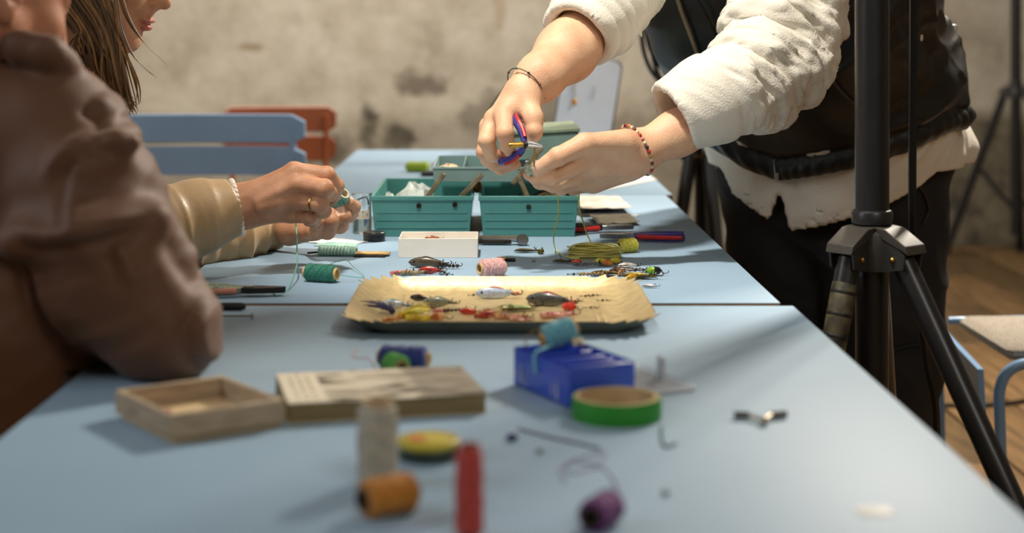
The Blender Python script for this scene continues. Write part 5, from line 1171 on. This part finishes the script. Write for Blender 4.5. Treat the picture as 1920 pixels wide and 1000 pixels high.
# ================================================================== seated woman, beige jacket
wom = thing('person', 'long-haired person in a beige jacket threading from a mint spool at the table', 'person', (-.72, 2.42, 0))
parts = []
H = Field((-.46, 2.20, .76), (-.20, 2.42, .94), .0019)
H.chain(J((330, 420, 2.29), (400, 398, 2.33), (447, 388, 2.34)), [.036, .031, .0285], .02)
wr = P(455, 386, 2.345)
for q, r in (((551, 322, 2.335), .0135), ((556, 345, 2.325), .0145), ((554, 374, 2.33), .0138), ((545, 401, 2.35), .0125)): H.cap(wr, P(*q), .0255, r, .012)
H.cap(P(462, 388, 2.345), P(522, 370, 2.345), .027, .024, .02)
H.cap(P(470, 372, 2.37), P(540, 352, 2.39), .016, .015, .02)
wf = [(J((551, 322, 2.335), (612, 329, 2.335), (631, 349, 2.352), (628, 368, 2.372)), [.0140, .0128, .0108, .0088]),
      (J((556, 346, 2.325), (608, 353, 2.305), (618, 363, 2.325), (604, 372, 2.345)), [.0145, .0130, .0108, .0090]),
      (J((554, 375, 2.33), (600, 382, 2.312), (607, 396, 2.33), (596, 402, 2.350)), [.0138, .0122, .0105, .0088]),
      (J((545, 402, 2.35), (582, 406, 2.335), (588, 414, 2.35), (578, 415, 2.365)), [.0125, .0108, .0098, .0082]),
      (J((540, 352, 2.39), (590, 366, 2.392), (622, 374, 2.386)), [.0150, .0120, .0095])]
for p_, r_ in wf: finger(H, p_, r_)
for q0, q1 in (((551, 322, 2.335), (478, 365, 2.335)), ((556, 345, 2.322), (486, 376, 2.322)), ((553, 374, 2.33), (490, 390, 2.322))):   # tendons
    H.cap(P(q0[0], q0[1], q0[2]-.007), P(q1[0], q1[1], q1[2]-.014), .0048, .004, .014)
V, Q = H.mesh(); parts.append((V, Q, nail_idx(V, Q, [(wf[1][0][-1], wf[1][0][-2], (.2, -1, -.5), .009)])))
H = Field((-.40, 2.40, .70), (-.18, 2.66, .89), .0019)
H.cap(P(480, 428, 2.62), P(538, 430, 2.58), .027, .024, .02)
wr = P(545, 428, 2.57)
for q, r in (((582, 436, 2.525), .0125), ((594, 434, 2.535), .0125), ((606, 428, 2.55), .0130), ((616, 416, 2.565), .0135)): H.cap(wr, P(*q), .022, r, .012)
vf = [(J((582, 436, 2.525), (592, 436, 2.475), (596, 416, 2.455), (604, 400, 2.462)), [.0120, .0112, .0100, .0088]),
      (J((594, 434, 2.535), (614, 434, 2.475), (623, 414, 2.450), (624, 397, 2.462)), [.0125, .0122, .0108, .0095]),
      (J((606, 428, 2.55), (638, 423, 2.488), (645, 406, 2.462), (640, 392, 2.462)), [.0130, .0120, .0108, .0095]),
      (J((616, 416, 2.565), (655, 403, 2.515), (663, 389, 2.485), (655, 380, 2.470)), [.0130, .0115, .0102, .0092]),
      (J((560, 420, 2.58), (595, 398, 2.57), (622, 376, 2.535)), [.0150, .0120, .0100])]
for p_, r_ in vf: finger(H, p_, r_)
V, Q = H.mesh(); parts.append((V, Q, nail_idx(V, Q, [(vf[3][0][-1], vf[3][0][-2], (-.3, -.9, .8), .0092), (vf[2][0][-1], vf[2][0][-2], (0, -1, -.3), .0095)])))
B = Field((-.84, 2.22, .60), (-.42, 2.80, 1.32), .0036, .05)
hc = (-.586, 2.36, 1.197); W_ = head(B, hc, (.985, .02, -.16), (.12, 0, 1), .98)
B.cap((-.625, 2.37, 1.11), (-.655, 2.43, .985), .050, .056, .03)
B.chain([(-.70, 2.44, .90), (-.71, 2.44, .65)], [.08, .10], .03); B.cap((-.67, 2.34, .93), (-.68, 2.56, .93), .048, .048, .03)
V, Q = B.mesh(); parts.append((V, Q, lips_idx(V, Q, W_)))
V, Q, mi = cat_(parts); mesh_obj('body', V, Q, [sk_wom, m_nail, m_lip], wom, mi)
# jacket
m_beige = M('beige_satin', (170, 142, 104), .42, var=.06, scale=12, sheen=.1, bump=.15, bscale=200)
parts = []
def sleeve(pts, rs, h, amp, fa, fb, seed, inner, lo, hi, cut=None, fnl=.02):
    S = Field(lo, hi, h, .05); S.chain(pts, rs, .03); ax = (pts[1]-pts[0]).normalized(); S.clip(pts[0]+ax*.002, cut or -ax); S.cap(pts[0]-ax*.08, pts[0]+ax*.06, inner, inner*.96, .003, True)
    V, Q = S.mesh(); A = np.array(ax); p0 = np.array(pts[0]); V = cloth(V, Q, amp, (pts[-1]-pts[0]), fa, fb, seed, fn=lambda v: .3+.7*ss((v-p0)@A, 0, fnl+.05)); return smooth_mesh(V, Q, 1, .3), Q
RS = J((438, 388, 2.34), (375, 405, 2.315), (290, 432, 2.27), (140, 480, 2.22))
parts.append(sleeve(RS, [.0415, .0455, .050, .060], .004, .011, 20, 5, 51, .0365, (-.68, 2.12, .74), (-.32, 2.42, .96)))
LS = J((517, 428, 2.60), (430, 446, 2.52), (330, 465, 2.45)); LS.append(Vector((-.60, 2.46, .80)))
parts.append(sleeve(LS, [.034, .040, .044, .052], .004, .012, 26, 8, 53, .029, (-.66, 2.36, .73), (-.28, 2.70, .90)))
S = Field((-.95, 2.12, .42), (-.46, 2.80, 1.07), .006, .06)
for s in (-.07, .07): S.chain([(-.695, 2.44+s, .92), (-.70, 2.44+s, .75), (-.72, 2.44+s, .52)], [.11, .135, .15], .05)
S.cap((-.665, 2.32, .945), (-.62, 2.25, .80), .062, .062, .04); S.cap((-.68, 2.57, .945), (-.62, 2.46, .80), .062, .056, .04)
S.cap((-.655, 2.41, 1.00), (-.67, 2.40, .96), .066, .085, .02); S.cap((-.63, 2.385, 1.12), (-.65, 2.42, .98), .054, .058, .004, True); S.clip((0, 0, .464), (0, 0, -1))
V, Q = S.mesh(); V = cloth(V, Q, .014, (.3, .2, 1), 9, 4, 55); parts.append((V, Q))
V, Q, mi = cat_([(a, b) for a, b in parts]); mesh_obj('jacket', V, Q, m_beige, wom)
S = Field((-.98, 2.2, .30), (-.18, 2.72, .62), .008, .05)
for s in (-.10, .10): S.cap((-.74, 2.44+s, .52), (-.30, 2.44+s*1.1, .53), .085, .065, .03)
S.clip((0, 0, .464), (0, 0, -1))
V, Q = S.mesh(); p2 = [(V, Q)]
S = Field((-.40, 2.2, .04), (-.16, 2.72, .56), .008, .05)
for s in (-.11, .11): S.cap((-.28, 2.44+s, .48), (-.30, 2.44+s, .08), .062, .045, .03)
V, Q = S.mesh(); p2.append((V, Q)); V, Q, mi = cat_(p2); mesh_obj('trousers', V, Q, M('dark_jeans', (50, 56, 70), .8), wom)
for s in (-.11, .11):
    S = Field((-.36, 2.38+s, -.005), (-.1, 2.50+s, .12), .006, .03); S.cap((-.30, 2.44+s, .04), (-.19, 2.44+s, .034), .040, .034, .02); S.clip((0, 0, .002), (0, 0, -1)); V, Q = S.mesh(); mesh_obj('shoe', V, Q, m_blackr, wom)
m_pearl = M('pearl', (236, 228, 214), .22, var=.02, coat=.6)
bracelet(wom, 'pearl_bracelet', P(443, 389, 2.338), P(400, 398, 2.33)-P(447, 388, 2.34), .0392, .0352, 30, .0046, [m_pearl], part='pearl', cord=m_pearl)
rg = (wf[2][0][0]*.25+wf[2][0][1]*.75); mb = MB(); mxr = frame(rg, wf[2][0][1]-wf[2][0][0]); mb.lathe([(.0118, -.002), (.0136, -.0015), (.0136, .0015), (.0118, .002)], 24, mxr, closed=True); mb.build('gold_ring', m_brass, wom, world=True)
# hair: skull cap and falling locks
rs = random.Random(11)
hair_c = [M('hair_dark', (92, 66, 38), .5, var=.3, scale=150, stretch=(1, 1, .15)), M('hair_light', (140, 102, 58), .5, var=.25, scale=150, stretch=(1, 1, .15))]
S = Field((-.76, 2.22, 1.08), (-.50, 2.50, 1.36), .005, .03)
S.ell((hc[0]-.022, hc[1], hc[2]+.040), (.098, .086, .086), None, .01); S.cap((hc[0]-.06, hc[1]-.02, hc[2]), (hc[0]-.065, hc[1], hc[2]-.09), .055, .045, .02)
V, Q = S.mesh(); V = cloth(V, Q, .006, (1, 0, .3), 3, 60, 61); hr = mesh_obj('hair', V, Q, hair_c[0], wom)
groups = [MB(), MB()]
def lock(pts, r, g): pp = crv(pts, 5); n = len(pp); groups[g].tube(pp, [r*(1-.85*(i/(n-1))**2.2) for i in range(n)], 5, flat=.5)
for k in range(230):
    a = rs.random(); side = 1
    x0 = -.665+.105*a+rs.uniform(-.006, .006); zt = 1.262-.9*(a-.35)**2*.12
    y0 = 2.290+rs.uniform(-.004, .006)
    px_end = 155+102*(a**.8)+rs.uniform(-10, 10); py_end = 122+86*min(1, a*1.2)+rs.uniform(-22, 10)
    y1 = 2.262+rs.uniform(-.010, .018)
    mid = P(140+80*a+rs.uniform(-5, 5), 45+rs.uniform(-10, 20), y1-.003); end = P(px_end, py_end, y1+.012)
    curl = P(px_end-16+rs.uniform(-10, 14), py_end-38+rs.uniform(-10, 8), y1)
    lock([(x0, y0, zt), (x0-.004, y1, 1.20), mid, curl, end], rs.uniform(.0016, .0034), 1 if rs.random() < .42 else 0)
for k in range(16):                      # the strands swinging forward over the cheek
    j = rs.uniform(-4, 4)
    lock([(-.575, 2.275, 1.255), P(212+j, -20, 2.25), P(224+j, 50, 2.245), P(250+j, 105+j, 2.245), P(288+j*1.5, 142+j, 2.25)], .0014, k % 2)
    lock([(-.560, 2.275, 1.250), P(222+j, -20, 2.25), P(240+j, 35, 2.245), P(270+j, 80+j, 2.245), P(312+j, 120+j, 2.25)], .0013, k % 2)
for k in range(70):                      # far side and back
    a = rs.random(); lock([(-.68+.09*a, 2.43, 1.25), (-.69+.10*a, 2.455, 1.16), (-.70+.13*a, 2.455, 1.06), (-.70+.13*a, 2.44, .99)], .0035, k % 2)
for g_, nm in ((0, 'dark_locks'), (1, 'highlighted_locks')): o = groups[g_].build(nm, hair_c[g_], wom, world=True); o['kind'] = 'stuff'
# spool in her hands
spool('mint thread spool held in the seated woman\'s left hand', 'thread_spool', P(636, 374, 2.462), (.52, -.62, .60), .036, .0145, .0085, (112, 176, 152), ccol=(206, 196, 168), cone=.8, ridges=10)
thread('loose_thread', 'short dark mint thread end tied around the held spool', [P(634, 366, 2.440), P(640, 372, 2.438), P(646, 384, 2.442)], .0009, m_teal)

# ================================================================== seated man, brown jacket
old = thing('person', 'person in a brown jacket leaning an elbow on the near table, seen from behind', 'person', (-.70, 1.80, 0))
B = Field((-.92, 1.46, .60), (-.24, 2.12, 1.34), .0045, .05)
W_ = head(B, (-.552, 1.735, 1.152), (.66, .66, -.36), (.2, .2, 1), 1.0)
B.cap((-.585, 1.715, 1.11), (-.62, 1.74, 1.0), .066, .068, .03)
B.chain([(-.625, 1.775, .93), (-.68, 1.80, .70)], [.085, .12], .03)
B.chain([P(110, 225, 1.70), P(310, 615, 1.64), Vector((-.48, 1.86, .80))], [.05, .035, .03], .02); B.chain([Vector((-.72, 1.90, .97)), Vector((-.62, 2.02, .80)), Vector((-.50, 1.93, .80))], [.045, .04, .03], .02)
wr = Vector((-.48, 1.86, .80)); wl = Vector((-.50, 1.93, .80))
for (w0, dx, dy) in ((wr, .0, .02), (wl, -.01, -.02)):
    for k in range(4):
        m0 = w0+Vector((.035-.008*k*(1 if dy > 0 else -1), .045+.004*k, .0)); B.cap(w0, m0, .022, .012, .012); finger(B, [m0, m0+Vector((.02, .022, -.006)), m0+Vector((.012, .036, -.018)), m0+Vector((0, .03, -.026))], [.0115, .0105, .0095, .008])
    finger(B, [w0, w0+Vector((.02, .01, .02)), w0+Vector((.04, .03, .022)), w0+Vector((.05, .045, .015))], [.016, .013, .011, .009])
V, Q = B.mesh(); mesh_obj('body', V, Q, [sk_old, m_nail, m_lip], old, lips_idx(V, Q, W_))
S = Field((-.70, 1.58, 1.10), (-.44, 1.86, 1.34), .005, .03); S.ell((-.565, 1.72, 1.215), (.086, .086, .082), None, .01); S.cap((-.61, 1.68, 1.16), (-.615, 1.69, 1.11), .05, .045, .02)
V, Q = S.mesh(); V = cloth(V, Q, .004, (0, 0, 1), 60, 200, 71); mesh_obj('hair', V, Q, M('grey_hair', (96, 86, 76), .7, var=.3, scale=200), old)
m_brown = M('brown_satin', (100, 65, 42), .6, var=.08, scale=10, bump=.3, bscale=420, sheen=.12)
S = Field((-1.02, 1.44, .42), (-.22, 2.14, 1.16), .0052, .06)
for s in (-.09, .09): S.chain([(-.625+s*.8, 1.78-s*.6, .96), (-.65+s*.8, 1.79-s*.6, .78), (-.69+s*.8, 1.81-s*.6, .50)], [.105, .150, .175], .05)
AR = J((100, 246, 1.70), (155, 365, 1.67), (225, 515, 1.65), (305, 615, 1.64))
S.cap(Vector((-.60, 1.75, .995)), AR[0], .075, .060, .05)
S.chain(AR, [.064, .069, .068, .0530], .03)
S.chain([AR[3], Vector((-.48, 1.85, .805))], [.0530, .046], .03)
S.chain([Vector((-.72, 1.90, .98)), Vector((-.62, 2.02, .81)), Vector((-.52, 1.93, .805))], [.065, .055, .046], .04)
S.cap(P(30, 452, 1.60), P(150, 436, 1.580), .006, .007, .04); S.cap(P(150, 436, 1.582), P(288, 408, 1.612), .007, .006, .04)      # heavy fold above the elbow
S.cap(P(150, 300, 1.606), P(248, 268, 1.625), .005, .006, .03); S.chain([P(-40, 74, 1.72), P(40, 84, 1.665), P(95, 98, 1.66), P(126, 116, 1.68)], [.007]*4, .03)
S.cap(Vector((-.585, 1.715, .992)), Vector((-.62, 1.74, .94)), .070, .10, .03); S.cap(Vector((-.545, 1.70, 1.22)), Vector((-.615, 1.735, 1.03)), .072, .070, .003, True)
S.clip((0, 0, TZ+.0008), (0, 0, -1)) if False else None
q = S.blk(S.lo, S.lo+S.n*S.h, 0); sl, X, Y, Z = q
S.F[sl] = np.maximum(S.F[sl], np.where(X+0*Y+0*Z > -.445, (TZ+.001)-Z, -1)); S.F[sl] = np.maximum(S.F[sl], .464-Z+0*X)
V, Q = S.mesh()
fn = lambda v: .35+.65*ss(v[:, 2], TZ+.004, TZ+.05)
fn2 = lambda v: fn(v)*(.35+.65*ss(v[:, 2], 1.0, .90)); V = cloth(V, Q, .010, (.35, -.1, .9), 7, 2.2, 77, fn=fn2); V = cloth(V, Q, .006, (.8, .2, .6), 17, 3, 79, fn=fn2); V = cloth(V, Q, .004, (.5, .3, -.8), 32, 7, 83, fn=fn2)
def crease(V, pts, amp, w):
    N = normals(V, Q); pp = [P(a, b, 1.62) for a, b in pts]; best = np.full(len(V), 9.0); ln = np.zeros(len(V)); tot = len(pp)-1
    for i in range(tot):
        a = np.array((pp[i].x, pp[i].z)); b = np.array((pp[i+1].x, pp[i+1].z)); q = V[:, [0, 2]]-a; ba = b-a; t = np.clip((q@ba)/(ba@ba), 0, 1)
        dv = q-t[:, None]*ba; s_ = np.sign(ba[0]*dv[:, 1]-ba[1]*dv[:, 0])*np.linalg.norm(dv, axis=1); m = np.abs(s_) < np.abs(best)
        best = np.where(m, s_, best); ln = np.where(m, (i+t)/tot, ln)
    env = ss(ln, 0, .25)*(1-ss(ln, .8, 1))*(N[:, 1] < .3)*(V[:, 1] < 1.78)
    d = amp*env*(np.exp(-((best-w*.4)/w)**2)-1.1*np.exp(-((best+w*1.1)/(w*.8))**2))
    return V+N*d[:, None]
for pts_, a_, w_ in (([(30, 432), (110, 440), (200, 425), (296, 400)], .011, .009), ([(95, 345), (130, 290), (185, 252), (262, 282)], .010, .009), ([(150, 190), (172, 206), (208, 236)], .009, .007),
                     ([(150, 330), (148, 380), (160, 420)], .005, .006), ([(330, 430), (352, 480), (396, 540)], .008, .008), ([(398, 560), (372, 610), (380, 660), (400, 690)], .008, .008), ([(225, 450), (248, 480), (262, 530)], .007, .007), ([(60, 470), (80, 560), (120, 640), (150, 690)], .008, .010)):
    V = crease(V, pts_, a_*.75, w_)
lowm = (V[:, 0] > -.445) & (V[:, 2] < TZ+.0008); V[lowm, 2] = TZ+.0008
V = smooth_mesh(V, Q, 1, .3); mesh_obj('jacket', V, Q, m_brown, old)
S = Field((-.95, 1.5, .32), (-.2, 2.3, .62), .009, .05)
for s in (-.10, .10): S.cap((-.72+s*.8, 1.82-s*.6, .50), (-.46+s*.8, 2.14-s*.6, .53), .085, .065, .03)
S.clip((0, 0, .464), (0, 0, -1))
V, Q = S.mesh(); p2 = [(V, Q)]
for s in (-.10, .10):
    S = Field((-.66, 1.9, .04), (-.25, 2.32, .60), .009, .05); S.cap((-.45+s*.8, 2.15-s*.6, .50), (-.45+s*.8, 2.15-s*.6, .08), .064, .048, .03); V, Q = S.mesh(); p2.append((V, Q))
V, Q, mi = cat_(p2); mesh_obj('trousers', V, Q, m_tr, old)
for s in (-.10, .10):
    c = Vector((-.45+s*.8, 2.15-s*.6, 0)); S = Field(c+Vector((-.08, -.08, -.005)), c+Vector((.18, .2, .12)), .006, .03); S.cap(c+Vector((0, 0, .04)), c+Vector((.07, .08, .034)), .042, .036, .02); S.clip((0, 0, .002), (0, 0, -1)); V, Q = S.mesh(); mesh_obj('shoe', V, Q, m_blackr, old)
# the chairs they sit on
slat_chair('blue slatted chair under the person in the brown jacket', (-.74, 1.86, 0), math.radians(127-180), (122, 152, 190), width=.42, top=.84)
slat_chair('blue slatted chair under the long-haired person', (-.76, 2.44, 0), math.radians(-90), (122, 152, 190), width=.42, top=.84)
